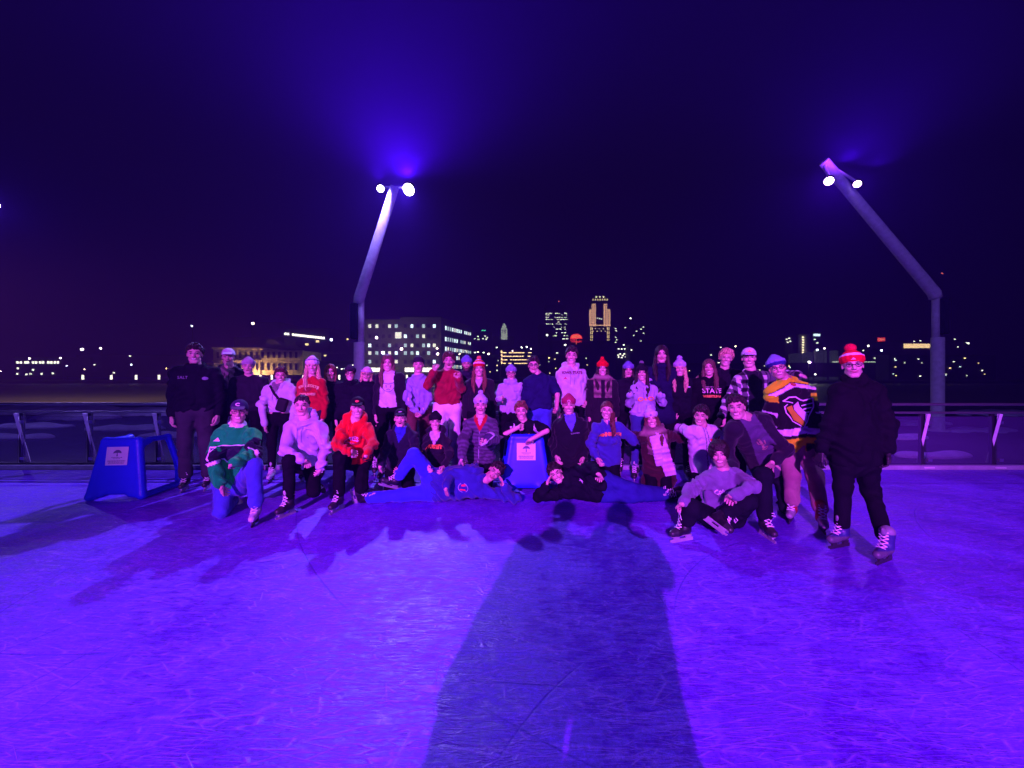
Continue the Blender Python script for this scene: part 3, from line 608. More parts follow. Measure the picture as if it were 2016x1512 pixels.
# riverside rows with many small lights
for (x0, x1, y0, n, lb) in ((352, 420, 716, 8, 'dark riverside terrace with tiny lights left of the floodlit hall'), (600, 715, 712, 18, 'dark riverside row with tiny lights left of the left pole'), (928, 984, 704, 12, 'dark riverside row right of the office block'), (1048, 1160, 700, 14, 'dark riverside row below the umbrella sign'),
                        (1260, 1400, 716, 10, 'dark riverside row below the olive warehouse'), (1440, 1560, 716, 16, 'dark riverside row behind the blond man'), (1750, 1960, 700, 22, 'dark riverside row on both sides of the right pole')):
    b = bld((x0 + x1) / 2, 276, lb); bmass(b, x0, x1, y0, 748, 276, DK, 10); cityroof(b, x0, x1, y0, 276, GR, 10); rg = random.Random(x0)
    for i in range(n):
        k_ = rg.choice((('cool', COOL, 1.1), ('warmw', WARM, 1.6), ('coolw', WHT, .7), ('warmd', WARM, 1.2), ('white', WHT, 2)))
        window(b, rg.uniform(x0 + 3, x1 - 3), rg.uniform(y0 + 4, 742), rg.uniform(1.2, 3), rg.uniform(1.2, 2.6), 275.6, *k_)

# ------------------------------------------------------------------ people
ZR = {1: (300, 640, 3.779), 2: (640, 660, 4.2), 3: (920, 660, 4.2), 4: (1140, 660, 4.2), 5: (1280, 640, 3.15), 6: (380, 760, 5.6), 7: (1280, 860, 3.877), 0: (0, 0, 1)}
SK = {'fair': (.70, .44, .38), 'light': (.62, .38, .32), 'tan': (.54, .33, .26)}
HC_ = {'dark': (.018, .010, .008), 'brown': (.07, .03, .016), 'red': (.17, .065, .035), 'blond': (.62, .42, .24), 'lbrown': (.13, .075, .05), 'auburn': (.12, .045, .03)}

def head_ops():
    o = [E((0, .012, .03), (.074, .094, .088)), E((0, -.022, -.035), (.057, .066, .08)), C((-.012, -.066, -.098), (.012, -.066, -.098), .018),
         C((0, -.088, .008), (0, -.106, -.028), .008, .0125), C((-.011, -.094, -.034), (.011, -.094, -.034), .0085),
         C((-.034, -.078, .026), (.034, -.078, .026), .011), C((-.018, -.084, -.062), (.018, -.084, -.062), .008)]
    for sx in (-1, 1):
        o += [C((sx * .044, -.005, -.06), (sx * .02, -.06, -.095), .021, .018), E((sx * .036, -.064, -.024), (.022, .022, .02)), E((sx * .0735, .012, -.008), (.008, .016, .027))]
    for sx in (-1, 1): o.append(('sub', E((sx * .031, -.098, .006), (.015, .014, .010))))
    return o
HAIR_T = {}
def hair_ops(style, under):
    cap = (.0, .014, .034)
    r = {'buzz': .005, 'short': .019, 'messy': .024, 'curly': .027, 'long': .013, 'pony': .010, 'bob': .018, 'tuft': .026, 'bangs': .02}[style]
    if under: r = min(r, .007)
    o = [E(cap, (.075 + r * .8, .095 + r * .7, .089 + r))]
    if style in ('messy', 'curly', 'tuft'): o += [C((-.05, -.055, .095), (.05, -.055, .098), r * 1.0), C((-.02, -.075, .085), (.045, -.07, .085), r * .75)]
    if style == 'short': o += [C((-.045, -.06, .098), (.03, -.068, .106), .019), C((-.02, -.02, .125), (.04, -.04, .118), .022)]
    if style == 'bangs': o += [C((-.055, -.07, .065), (.055, -.07, .065), .018)]
    cut = E((0, -.11, -.028), (.064, .075, .098)) if style != 'long' else E((0, -.11, -.03), (.058, .075, .10))
    if style == 'curly': cut = E((0, -.115, -.04), (.062, .08, .092))
    o.append(('sub', cut))
    if style in ('buzz', 'short', 'messy', 'tuft', 'curly', 'pony', 'bangs'):
        lowz = {'curly': -.06, 'bangs': -.02, 'messy': .0, 'tuft': .01}.get(style, .015)
        nn = unit(V(0, -.6, -1)); o.append(('cut', V(0, 0, lowz), nn))
    if style == 'long':
        for sx in (-1, 1):
            o += [C((sx * .060, .0, .06), (sx * .080, -.008, -.06), .024, .022), C((sx * .080, -.008, -.06), (sx * .086, -.035, -.17), .024, .030),
                  C((sx * .088, -.035, -.17), (sx * .080, -.09, -.27), .034, .03), C((sx * .080, -.09, -.27), (sx * .07, -.115, -.36), .028, .01)]
        o += [C((0, .06, 0), (0, .1, -.22), .07, .05)]
    if style == 'bob':
        for sx in (-1, 1): o += [C((sx * .066, .0, .05), (sx * .078, .0, -.1), .03, .022), C((sx * .078, 0, -.1), (sx * .07, -.03, -.15), .022, .012)]
        o += [C((0, .06, 0), (0, .06, -.1), .06, .05)]
    if style == 'pony':
        o += [C((.03, .09, .05), (.085, .05, -.05), .025, .03), C((.085, .05, -.05), (.085, -.08, -.16), .035, .035), C((.085, -.08, -.16), (.11, -.12, -.26), .036, .03), C((.11, -.12, -.26), (.10, -.13, -.33), .028, .01)]
    return o
def strands(X, Y, Z):
    a = np.arctan2(X, -Y + .001)
    return .0028 * np.sin(a * 34 + 9 * Z * 4 + 2.0 * np.sin(Z * 37)) + .002 * np.sin(X * 210 + Y * 160 + np.sin(Z * 60) * 2)
def tufts(seed):
    def f(X, Y, Z):
        a = np.arctan2(X, -Y + .001); k = seed * 1.7
        return .0065 * np.sin(a * 11 + 50 * Z + 2 * np.sin(X * 60 + k)) + .005 * np.sin(X * 95 + Z * 70 + k) * np.sin(Y * 80 + Z * 55) + .002 * np.sin(X * 260 + Z * 190)
    return f
def curls(X, Y, Z): return .006 * np.sin(X * 150 + np.sin(Z * 90)) * np.sin(Y * 140 + 1) * np.sin(Z * 150 + .4)

def head_col(v, skin, hair, beard, smile, eyes=True):
    x, y, z = v.T; n = len(v); c = np.tile(np.array(skin), (n, 1)); ax_ = abs(x)
    fr = y < -.05
    blush = np.exp(-(((ax_ - .038) / .018) ** 2 + ((z + .028) / .016) ** 2)) * fr
    c *= (1 - .22 * blush[:, None] * np.array([0, 1, .8]))
    if beard:
        m = (z < -.048 - .0 * z) & (z > -.13) & (y < .02) & ~((ax_ < .024) & (z > -.072) & (z < -.05)) & ((ax_ > .03) | (z < -.07) | ((z < -.043) & (z > -.052)))
        c[m] = c[m] * (1 - beard) + np.array(hair) * beard
    zc = -.062 + (14 * x ** 2 if smile else 3 * x ** 2)
    lw = .031 if smile else .023
    lip = fr & (ax_ < lw) & (abs(z - zc) < .0085 * np.sqrt(np.clip(1 - (x / lw) ** 2, 0, 1)) + .0015) & (y < -.06)
    c[lip] = np.array(skin) * np.array([.58, .26, .32])
    if smile == 2:
        te = fr & (ax_ < .024) & (abs(z - zc - .0005) < .0058 * np.sqrt(np.clip(1 - (x / .024) ** 2, 0, 1))); c[te] = (.9, .86, .84)
    elif smile == 3:
        te = fr & (ax_ < .017) & (abs(z - zc + .002) < .010); c[te] = (.10, .02, .03)
    else:
        te = fr & (ax_ < lw * .9) & (abs(z - zc) < .0016); c[te] = np.array(skin) * .25
    br = fr & (ax_ > .013) & (ax_ < .050) & (abs(z - (.0285 + .10 * (ax_ - .03) - 9 * (ax_ - .033) ** 2)) < .0054)
    c[br] = np.array(hair) * .8 + np.array(skin) * .08
    ex, ez = (ax_ - .031) / .0145, (z - .005) / (.0062 if smile < 2 else .005)
    e2 = ex ** 2 + ez ** 2
    c[fr & (e2 < 1.8)] = np.array(skin) * .38  # dark ring paints eye socket shade into the skin
    c[fr & (e2 < .95)] = (.45, .42, .42)
    c[fr & ((ax_ - .031) ** 2 + (z - .005) ** 2 < .0064 ** 2)] = (.03, .02, .02)
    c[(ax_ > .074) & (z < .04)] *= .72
    if eyes:
        wob = .006 * np.sin(x * 230) + .004 * np.sin(x * 510 + 1)
        m = ((z > .064 + wob) & (y < .02)) | ((y > .012 + wob) & (z > -.055 + .2 * y) & (ax_ < .083)); c[m] = c[m] * .15 + np.array(hair) * .85
    no = (abs(ax_ - .008) < .004) & (abs(z + .041) < .003) & (y < -.09); c[no] = np.array(skin) * .3  # shade under the nose painted as darker skin
    return c

FING = [(-.033, .060), (-.0115, .074), (.0105, .080), (.032, .072)]      # pinky ... index, thumb side is +x
def hand_ops(pose, m):
    """m = +1 thumb on +x, -1 thumb on -x; hand points along +z, palm faces -y"""
    o = []
    curl = {'relax': [(28, 30, 20)] * 4, 'fist': [(80, 95, 60)] * 4, 'peace': [(82, 95, 60)] * 2 + [(4, 6, 4)] * 2, 'flat': [(8, 12, 8)] * 4,
            'spread': [(12, 14, 10), (6, 14, 10), (6, 14, 10), (10, 14, 10)], 'thumb': [(80, 95, 60)] * 4, 'grip': [(45, 55, 35)] * 4}[pose]
    fan = {'spread': (-.34, -.12, .1, .32), 'peace': (0, 0, -.16, .22)}.get(pose, (-.05, -.02, .02, .05))
    for i, (x, L) in enumerate(FING):
        b = V(x, 0, .088 - .004 * abs(i - 2)); o.append(C((x * .5, .002, .004), b, .0165, .0125))
        p = b; an = 0; segs = (.48, .29, .23); rr = (.0098, .009, .0082, .0072)
        for s in range(3):
            an += R(curl[i][s]); d = V(math.sin(fan[i]) * math.cos(an), -math.sin(an), math.cos(an) * math.cos(fan[i]))
            q = p + d * L * segs[s]; o.append(C(p, q, rr[s], rr[s + 1])); p = q
    if pose == 'thumb': T = [(.018, -.005, .02), (.045, -.012, .055), (.075, -.014, .062), (.10, -.012, .066)]
    elif pose in ('fist', 'peace', 'grip'): T = [(.018, -.008, .02), (.044, -.024, .05), (.036, -.042, .075), (.014, -.048, .086)]
    elif pose == 'spread': T = [(.018, -.004, .02), (.050, -.014, .045), (.078, -.018, .066), (.098, -.02, .088)]
    else: T = [(.018, -.006, .02), (.042, -.018, .05), (.052, -.024, .078), (.054, -.026, .102)]
    rr = (.015, .0125, .0105, .0085)
    for i in range(3): o.append(C(T[i], T[i + 1], rr[i], rr[i + 1]))
    if m < 0:
        g = []
        for t in o: g.append(('c', t[1] * V(-1, 1, 1), t[2] * V(-1, 1, 1), t[3], t[4]))
        o = g
    return o

def wrinkle(seed, amp, sc=1.0):
    rg = random.Random(seed); A = [(rg.uniform(-1, 1), rg.uniform(-1, 1), rg.uniform(-1, 1), rg.uniform(0, 6)) for _ in range(6)]
    def f(X, Y, Z):
        w = 1.6 * np.sin(X * 9 * A[0][0] + Z * 11 * A[0][1] + Y * 7 + A[0][3]) + 1.2 * np.sin(X * 17 + Z * 13 * A[1][1] + A[1][3])
        w2 = np.sin(X * 23 + 5 * np.sin(Z * 7 + A[5][3]) + Y * 12) + np.sin(Z * 15 + X * 12 + 3 * np.sin(Y * 9))
        g = np.sin((Z * 34 + X * 34 * A[2][0] + Y * 12) * sc + 2.4 * w + 1.3 * w2) + .8 * np.sin((X * 48 * A[3][0] + Z * 26 * A[3][1] + Y * 34) * sc + 2 * w - 1.1 * w2 + A[3][3])
        m = .5 + .5 * np.sin(Z * 9 + X * 8 + A[4][3])
        return amp * (np.sign(g) * np.abs(g) ** .8) * (.35 + .65 * m)
    return f

SKATE = {}
def skate_meshes(kind):
    if kind in SKATE: return SKATE[kind]
    o = [C((0, .012, .10), (0, .012, .0), .054, .047), C((0, .03, -.045), (0, .0, -.04), .038, .042), C((0, 0, -.03), (0, -.09, -.055), .046, .036), C((0, -.08, -.055), (0, -.145, -.06), .038, .033),
         ('cut', V(0, 0, -.09), V(0, 0, -1)), C((0, -.045, .10), (0, -.06, .135), .022, .014)]
    def cf(v):
        x, y, z = v.T; n = len(v)
        if kind == 'black': c = np.tile([.012, .012, .015], (n, 1)); c[(z < -.02) & (y < -.1)] = (.03, .03, .035); c[z > .105] = (.5, .5, .52)
        elif kind == 'blue': c = np.tile([.03, .035, .16], (n, 1)); c[z < -.03] = (.10, .10, .13); c[z > .09] = (.22, .22, .26)
        elif kind == 'white': c = np.tile([.55, .55, .6], (n, 1)); c[(y > .0) & (z < .03)] = (.25, .25, .3)
        else: c = np.tile([.26, .24, .28], (n, 1)); c[(y < -.0) & (y > -.05) | (z > .05)] = (.30, .02, .02)
        return c
    P, q = field(o, .009, .02); me = mesh_np('skate', P, q, cf(P)); me.materials.append(M('skate_leather', rough=.4, vcol=True, var=.15, bump=.15, spec=.5))
    b = MB()
    for s, (y0, y1) in enumerate(((.07, .01), (-.07, -.13))): b.prism([(-.012, -.088), (.012, -.088), (.006, -.125), (-.006, -.125)], y0, y1)
    b.prism([(-.010, -.088), (.010, -.088), (.008, -.096), (-.008, -.096)], .075, -.155)
    poly = [(-.0025, -.118), (.0025, -.118), (.0025, -.149), (-.0025, -.149)]; b.prism(poly, .095, -.15); b.prism([(-.0025, -.118), (.0025, -.118), (.0025, -.14), (-.0025, -.14)], -.15, -.172)
    bl = b.build('blade', M('blade_' + ('dark' if kind != 'black' else 'light'), (.34, .34, .38) if kind == 'black' else (.03, .03, .035), .35, var=.1)); bme = bl.data; bpy.data.objects.remove(bl)
    t = MB(); path = [(.11, -.047), (.085, -.05), (.06, -.052), (.03, -.06), (.0, -.075), (-.015, -.098)]
    for i in range(len(path) - 1):
        w = .032 if i else .03
        for sx in (-1, 1):
            t.tube([(sx * w, path[i][1] - .004 + .012, path[i][0]), (0, path[i][1] - .012 + (path[i + 1][1] - path[i][1]) / 2, (path[i][0] + path[i + 1][0]) / 2), (-sx * w, path[i + 1][1] + .008, path[i + 1][0])], .0042, 5)
    if kind == 'black':
        t.tube([(.05 * math.cos(a), .012 - .058 * math.sin(a) - .002, .088 + .012 * math.sin(a)) for a in np.linspace(-.9, 4.0, 12)], .006, 6)
        t.tube([(0, -.05, .1), (.035, -.085, .11), (.05, -.085, .08), (.02, -.07, .085)], .0045, 5)
    la = t.build('laces', LACE); lme = la.data; bpy.data.objects.remove(la)
    SKATE[kind] = (me, bme, lme); return SKATE[kind]
def skate(parent, ankle, toe, shin_up, kind, flatgnd=True):
    f = unit(V(*toe)); up = V(0, 0, 1) if flatgnd else unit(shin_up)
    f = unit(f - up * (f @ up)); y = -f; x = unit(np.cross(y, up)); y = np.cross(up, x)
    me, bme, lme = skate_meshes(kind)
    M3 = Matrix(((x[0], y[0], up[0]), (x[1], y[1], up[1]), (x[2], y[2], up[2]))).to_4x4()
    o = link('skate', me, None, parent); rl = rootloc(parent); M3.translation = Vector(ankle - rl); o.matrix_local = M3
    link('blade', bme, None, o); link('laces', lme, None, o)

def decal(parent, v, q, ops2, T, mat, name='lettering'):
    """2-D outlines laid on the cloth of a chest: each vertex is dropped on the garment's surface"""
    org, x, u, fw = T
    tr = _bvh(parent, v, q)
    bm = bmesh.new()
    for vs, fs in ops2:
        nv = [bm.verts.new((a, b, 0)) for a, b in vs]
        for f in fs:
            try: bm.faces.new([nv[i] for i in f])
            except ValueError: pass
    for axis in (0, 1):
        lo = min(p.co[axis] for p in bm.verts); hi = max(p.co[axis] for p in bm.verts); t = lo + .03
        while t < hi and hi - lo > .05:
            no = Vector((1, 0, 0)) if axis == 0 else Vector((0, 1, 0)); co = no * t
            bmesh.ops.bisect_plane(bm, geom=bm.verts[:] + bm.edges[:] + bm.faces[:], plane_co=co, plane_no=no); t += .03
    rl = rootloc(parent); bmesh.ops.triangulate(bm, faces=bm.faces[:])
    for p in bm.verts:
        w = org + x * p.co.x + u * p.co.y
        hit = tr.ray_cast(Vector(w + fw * .205), Vector(-fw))
        if hit[0] is None or hit[3] > .165:
            h2 = tr.ray_cast(Vector(w + fw * .34), Vector(-fw)); hit = h2 if h2[0] is not None else hit
        p.co = Vector((hit[0] if hit[0] is not None else Vector(w + fw * .12)) + Vector(fw) * (.008 if name == 'lettering' else .006)) - Vector(rl)
    me = bpy.data.meshes.new(name); bm.to_mesh(me); bm.free()
    return link(name, me, mat, parent)
_B = {}
def _bvh(parent, v, q):
    if parent.name not in _B: _B[parent.name] = BVHTree.FromPolygons(v.tolist(), q.tolist())
    return _B[parent.name]
def text2d(s, size, arc=0, bold=.0, sx=1.0):
    cu = bpy.data.curves.new('txt', 'FONT'); cu.body = s; cu.size = size; cu.align_x = 'CENTER'; cu.align_y = 'CENTER'; cu.offset = bold; cu.resolution_u = 2
    o = bpy.data.objects.new('txt', cu); col.objects.link(o); bpy.context.view_layer.update()
    me = o.to_mesh(); vs = [(p.co.x * sx, p.co.y) for p in me.vertices]; fs = [tuple(p.vertices) for p in me.polygons]; o.to_mesh_clear()
    bpy.data.objects.remove(o); bpy.data.curves.remove(cu)
    if arc: vs = [(math.sin(a / arc) * (arc + b), math.cos(a / arc) * (arc + b) - arc) for a, b in vs]
    return vs, fs
def ring2d(cx, cy, rx, ry, w, a0=0, a1=360, n=28):
    vs = []; fs = []
    for i in range(n + 1):
        a = R(a0 + (a1 - a0) * i / n)
        vs += [(cx + rx * math.cos(a), cy + ry * math.sin(a)), (cx + (rx - w) * math.cos(a), cy + (ry - w) * math.sin(a))]
    for i in range(n): fs.append((2 * i, 2 * i + 1, 2 * i + 3, 2 * i + 2))
    return vs, fs
def poly2d(*pts): return list(pts), [tuple(range(len(pts)))]
def line2d(pts, w):
    vs = []; fs = []
    for i in range(len(pts)):
        a = V(*pts[max(i - 1, 0)]); b = V(*pts[min(i + 1, len(pts) - 1)]); t = unit(b - a); n = V(-t[1], t[0]) * w / 2; p = V(*pts[i])
        vs += [tuple(p + n), tuple(p - n)]
    return vs, [(2 * i, 2 * i + 1, 2 * i + 3, 2 * i + 2) for i in range(len(pts) - 1)]

PN = [0]
def person(label, Rg, D, head, s=None, fem=0, yaw=0, pitch=0, roll=0, skin='fair', smile=1, beard=0, hair=('short', 'brown'), hat=None, glasses=0,
           sh=None, hip=None, el=(None, None), wr=(None, None), tip=(None, None), hp=('relax', 'relax'), palm=(None, None), kn=(None, None), an=(None, None), toe=(None, None),
           top=None, legs=((.012, .012, .02), 'trousers', 1.0), sk='black', skflat=(1, 1), tyaw=None, world_head=None, h=.010, gloves=(0, 0), bare=0, extra=None, base=None, group=None, headup=None, lean=0, armf=1.0, floor_hip=False, noskate=(0, 0)):
    PN[0] += 1; seed = PN[0]; ox, oy, sc = ZR[Rg]
    def J(p, L=None, anc=None, parent_d=0):
        if len(p) == 4: return V(*p[:3])
        u, v_, d = (tuple(p) + (0,))[:3] if len(p) < 3 else p
        px, py = ox + u / sc, oy + v_ / sc
        if isinstance(d, str):
            dr = V((px - CX) / F, 1, -(py - HY) / F); c0 = V(0, 0, HC); w = c0 - anc; A = dr @ dr; B = 2 * (dr @ w); Cc = w @ w - L * L; disc = B * B - 4 * A * Cc
            t = (-B + (0 if disc < 0 else math.sqrt(disc)) * (1 if d == '+' else -1)) / (2 * A)
            return c0 + dr * t
        return W(px, py, D + d)
    Hd = V(*world_head) if world_head else J(head)
    face = -math.degrees(math.atan2(Hd[0], Hd[1])) if not world_head else 0
    if s is None: s = Hd[2] / 1.70
    hs = s if s < 1.1 else 1.1
    hs = max(hs, .93)
    MH = rot(face * .85 + yaw, roll, pitch) * hs
    ty = R(face * .55 + (tyaw or 0)) if not (world_head and tyaw is None) else 0
    X0 = V(math.cos(ty), math.sin(ty), 0)
    sw = (.178 if fem else .2) * s
    if world_head and tyaw is not None: ty = R(tyaw); X0 = V(math.cos(ty), math.sin(ty), 0)
    if sh is None:
        nb = Hd + V(0, .02, -.160 * s) + X0 * (-math.sin(R(roll)) * .08)
        S = [nb - X0 * sw * .93 + V(0, 0, -.075 * s), nb + X0 * sw * .93 + V(0, 0, -.075 * s)]
    else:
        S = [J(sh[0]), J(sh[1])]; nb = (S[0] + S[1]) / 2
        hu = unit(V(0, 0, 1) if headup is None else V(*headup)); nb = nb + hu * .035 * s
        S = [q + (nb - q) * .14 - hu * .045 * s for q in S]
        dl = np.linalg.norm(Hd - nb); nb = nb + (Hd - nb) * max(0, 1 - .163 * s / dl)
    if hip is None: hp_ = nb + V(0, .0, -.53 * s) + X0 * lean
    else: hp_ = J(hip)
    up = unit(nb - hp_); x = S[1] - S[0]; x = unit(x - up * (x @ up)); back = np.cross(up, x); fw = -back
    hw = .095 * s; Hj = [hp_ - x * hw, hp_ + x * hw]
    base_loc = V(hp_[0], hp_[1], 0) if base is None else V(*base)
    root = empty('person', base_loc, label, 'person', group)
    # arms
    Lu, Lf = .30 * s * armf, .255 * s * armf
    El, Wr = [None, None], [None, None]
    for i, sg in ((0, -1), (1, 1)):
        El[i] = S[i] + x * sg * .05 * s + V(0, .02, -.285 * s) if el[i] is None else J(el[i], Lu, S[i])
        Wr[i] = El[i] + x * sg * -.005 + fw * .06 * s + V(0, 0, -.245 * s) if wr[i] is None else J(wr[i], Lf, El[i])
    # legs
    Lt, Ls = .43 * s, .41 * s
    Kn, An = [None, None], [None, None]
    for i, sg in ((0, -1), (1, 1)):
        if an[i] is None: An[i] = V(Hj[i][0] + x[0] * sg * .03, Hj[i][1] + .02, .15)
        elif len(an[i]) == 3 and an[i][2] == 'w': An[i] = base_loc + V(*an[i][:2], .15)
        else: An[i] = J(an[i])
        if kn[i] is None: Kn[i] = (Hj[i] + An[i]) / 2 + fw * .03 + V(0, 0, .01)
        else: Kn[i] = J(kn[i], Lt, Hj[i])
        An[i][2] = .15 if (skflat[i] and not noskate[i]) else max(An[i][2], .07)
    # ---- body: head, neck, hands and limbs in one mesh
    sk_c = SK[skin]; hc = HC_[hair[1]] if hair else HC_['brown']
    inv = np.linalg.inv(MH)
    nloc = inv @ (nb - Hd)
    ho = head_ops(); nk = C((0, .02, -.055), nloc * .9, .046 if fem else .053, .054 if fem else .062)
    ho.insert(2, nk)
    P, Q = field(ho, .0046 if h <= .0105 else .0055, .011); cc = head_col(P, sk_c, hc, beard, smile)
    parts = [(P @ MH.T + Hd, Q, cc)]
    core = []
    for i in (0, 1):
        core += [C(S[i], El[i], .04 * s, .034 * s), C(El[i], Wr[i], .034 * s, .026 * s), C(Hj[i], Kn[i], .065 * s, .045 * s), C(Kn[i], An[i], .045 * s, .035 * s), C(nb - up * .1, S[i], .05, .04), C(nb + x * (2 * i - 1) * .07 - up * .12, Hj[i], .075, .075)]
    core.append(C(nb - up * .1, nb, .05, .05))
    P, Q = field(core, .02 if not bare else .011, .03); parts.append((P, Q, np.tile(sk_c, (len(P), 1))))
    for i in (0, 1):
        if hp[i] is None: continue
        d = unit(Wr[i] - El[i]) if tip[i] is None else unit(J(tip[i]) - Wr[i])
        pn = palm[i]; pn = (V(*pn) if pn is not None else (x * (1 if i == 0 else -1)) * 1.0 + V(0, .2, 0))
        pn = unit(pn - d * (pn @ d)); yy = -pn; xx = np.cross(yy, d)
        # thumb side: image-left hand is the person's right one
        HM = np.stack([xx, yy, d], 1) * s * (.95 if not fem else .87)
        # right hand (i==0): with fingers up and palm forward the thumb points to image right
        m = 1 if i == 0 else -1
        ops = hand_ops(hp[i], m); ops.append(C(np.linalg.inv(HM) @ (unit(El[i] - Wr[i]) * .085), (0, 0, .012), .027, .024))
        P, Q = field(ops, .0042 if h <= .0105 else .005, .006)
        c_ = np.tile(sk_c, (len(P), 1)); 
        if gloves[i]: c_[:] = (.02, .018, .022); P = P * 1.06
        parts.append((P @ HM.T + Wr[i], Q, c_))
    vs = np.concatenate([p[0] for p in parts]); off = 0; qs = []
    for p in parts: qs.append(p[1] + off); off += len(p[0])
    me = mesh_np('body', vs - base_loc, np.concatenate(qs), np.concatenate([p[2] for p in parts])); link('body', me, SKIN, root)
    # ---- hair
    hh_ = .0058
    if hair and hair[0] != 'none':
        st, cn = hair[0], HC_[hair[1]]
        ops = hair_ops(st, hat)
        if hat and hat[0] in ('beanie', 'cap', 'capback', 'bucket'):
            ops = [o for o in ops]; ops.append(('cut', V(0, 0, .06), V(0, 0, 1)))
        def hcf(v): g = .5 + .9 * (np.sin(v[:, 0] * 300 + v[:, 1] * 170 + np.sin(v[:, 2] * 40) * 3) * .5 + .5); return np.array(cn)[None] * g[:, None]
        sdf('hair', ops, hh_, .012, HAIRM, root, curls if st == 'curly' else (strands if hat or st in ('long', 'pony', 'bob') else tufts(seed)), hcf, MH, Hd)
    # ---- hat
    if hat: build_hat(hat, root, MH, Hd)
    if glasses:
        g = MB()
        T = lambda p: MH @ V(*p) + Hd
        for sx in (-1, 1):
            g.tube([T((sx * .032 + .022 * math.cos(a), -.106 + .25 * abs(.022 * math.cos(a) + 0), .003 + .016 * math.sin(a))) for a in np.linspace(0, 2 * math.pi, 15)[:-1]], .0026, 5, closed=True)
            g.tube([T((sx * .054, -.10, .008)), T((sx * .074, -.07, .008)), T((sx * .08, .0, .004))], .0024, 5)
        g.tube([T((-.01, -.108, .006)), T((.01, -.108, .006))], .0025, 5)
        g.build('glasses', M('glasses_frame', (.02, .02, .02), .3), root)
    # ---- upper garment
    t = dict(kind='jacket', col=(.012, .012, .018), bulk=1.0, hem=.04, collar='crew', amp=.006, sleeve=2.0, prints=(), loose=1.0)
    t.update(top or {})
    if sum(t['col']) > 1.2: t['col'] = tuple(k * .76 for k in t['col'])
    b = t['bulk'] * 1.06 * s; lo = t['loose']
    o = []
    for i, sg in ((0, -1), (1, 1)):
        o.append(C(nb + x * sg * .085 * s - up * .13 * s + back * .01, hp_ + x * sg * .07 * s * b / s + up * .06, .100 * b * (.92 if fem else 1), .105 * b * lo))
    o.append(C(nb - up * .16 * s + fw * .01, hp_ + up * .08, .105 * b, .11 * b * lo))
    if fem: o += [E(nb + x * sg * .07 * s - up * .24 * s + fw * .075 * b, (.06 * s, .06 * s, .062 * s)) for sg in (-1, 1)]
    o.append(('cut', hp_ - up * t['hem'], -up))
    for i, sg in ((0, -1), (1, 1)):
        o += [C(nb - up * .02 * s, S[i], .050 * b, .060 * b), C(nb - up * .10 * s, S[i] - up * .03, .075 * b, .060 * b)]
        if t['sleeve'] >= 1.9:
            fa = Wr[i] + (El[i] - Wr[i]) * .15
            o += [C(S[i], El[i], .062 * b, .050 * b * lo), C(El[i], fa, .050 * b * lo, (.037 if t['kind'] != 'coat' else .045) * b * lo)]
            dd = unit(Wr[i] - El[i]); o.append(C(fa - dd * .02, fa, .040 * b, .036 * b))
        else: o += [C(S[i], S[i] + (El[i] - S[i]) * t['sleeve'], .064 * b, .060 * b * lo)]
    cl = t['collar']
    if cl == 'hood':
        pts = [(-.015, -.085, -.055), (-.075, -.045, -.01), (-.10, .03, .03), (-.06, .10, .045), (0, .125, .04), (.06, .10, .045), (.10, .03, .03), (.075, -.045, -.01), (.015, -.085, -.055)]
        pts = [nb + (x * a - fw * b_ + up * c_) * s for a, b_, c_ in pts]
        o += [C(pts[i], pts[i + 1], .026 + .014 * (1 - abs(i - 3.5) / 4), .026 + .014 * (1 - abs(i + 1 - 4.5) / 4)) for i in range(8)]
    elif cl in ('coat', 'fur'):
        rr = .03 if cl == 'coat' else .055
        for a in np.linspace(-2.6, 2.6, 9):
            p = nb + x * .075 * s * math.sin(a) + back * .07 * s * math.cos(a) + up * (.02 + .02 * math.cos(a)) * s
            if a > -2.6: o.append(C(pp, p, rr, rr))
            pp = p
        if cl == 'coat': o.append(C(nb + fw * .06 + up * .0, nb + fw * .05 + up * .045, .04, .035))
        else: o += [C(nb + x * sg * .06 + fw * .06, nb + x * sg * .075 + fw * .1 - up * .22, .045, .04) for sg in (-1, 1)]
    elif cl == 'crew':
        for a in np.linspace(-math.pi, math.pi, 13):
            p = nb + x * .072 * s * math.sin(a) + back * (.066 * s * math.cos(a) - .008) + up * (-.008 + .026 * math.cos(a)) * s
            if a > -math.pi: o.append(C(pp, p, .014, .014))
            pp = p
    if t['kind'] == 'coat' and t.get('skirt'):
        o += [C(hp_ + x * sg * .05, hp_ + x * sg * .08 - up * t['skirt'], .115 * b, .14 * b) for sg in (-1, 1)]
    cf = None; mat_ = cloth(t['col'])
    if t.get('cfn'):
        fn = t['cfn']; mat_ = VC
        def cf(v):
            rel = v - nb; lx, lz, lf = rel @ x, rel @ up, rel @ fw
            arm = np.full(len(v), -1.0)
            for i in (0, 1):
                for a_, b_, t0 in ((S[i], El[i], 0.), (El[i], Wr[i], 1.)):
                    ba = b_ - a_; tt = np.clip(((v - a_) @ ba) / (ba @ ba), 0, 1); dist = np.linalg.norm(v - a_ - tt[:, None] * ba, axis=1)
                    m = (dist < .085 * b) & ((abs(lx) > sw * .84) | (t0 > .5)) & (tt > .05 if t0 < .5 else tt >= 0); arm[m] = tt[m] + t0
            return fn(lx / s, lz / s, lf / s, arm, t['col'])
    fur = (lambda X, Y, Z: .006 * np.sin(X * 170 + np.sin(Z * 130)) * np.sin(Z * 150 + Y * 120)) if cl == 'fur' else None
    wk0 = wrinkle(seed, t['amp'] * 1.45); pl = hp_ - up * t['hem']
    def wk(X, Y, Z): return wk0(X, Y, Z) * np.clip(((X - pl[0]) * up[0] + (Y - pl[1]) * up[1] + (Z - pl[2]) * up[2] - .012) / .05, .05, 1)
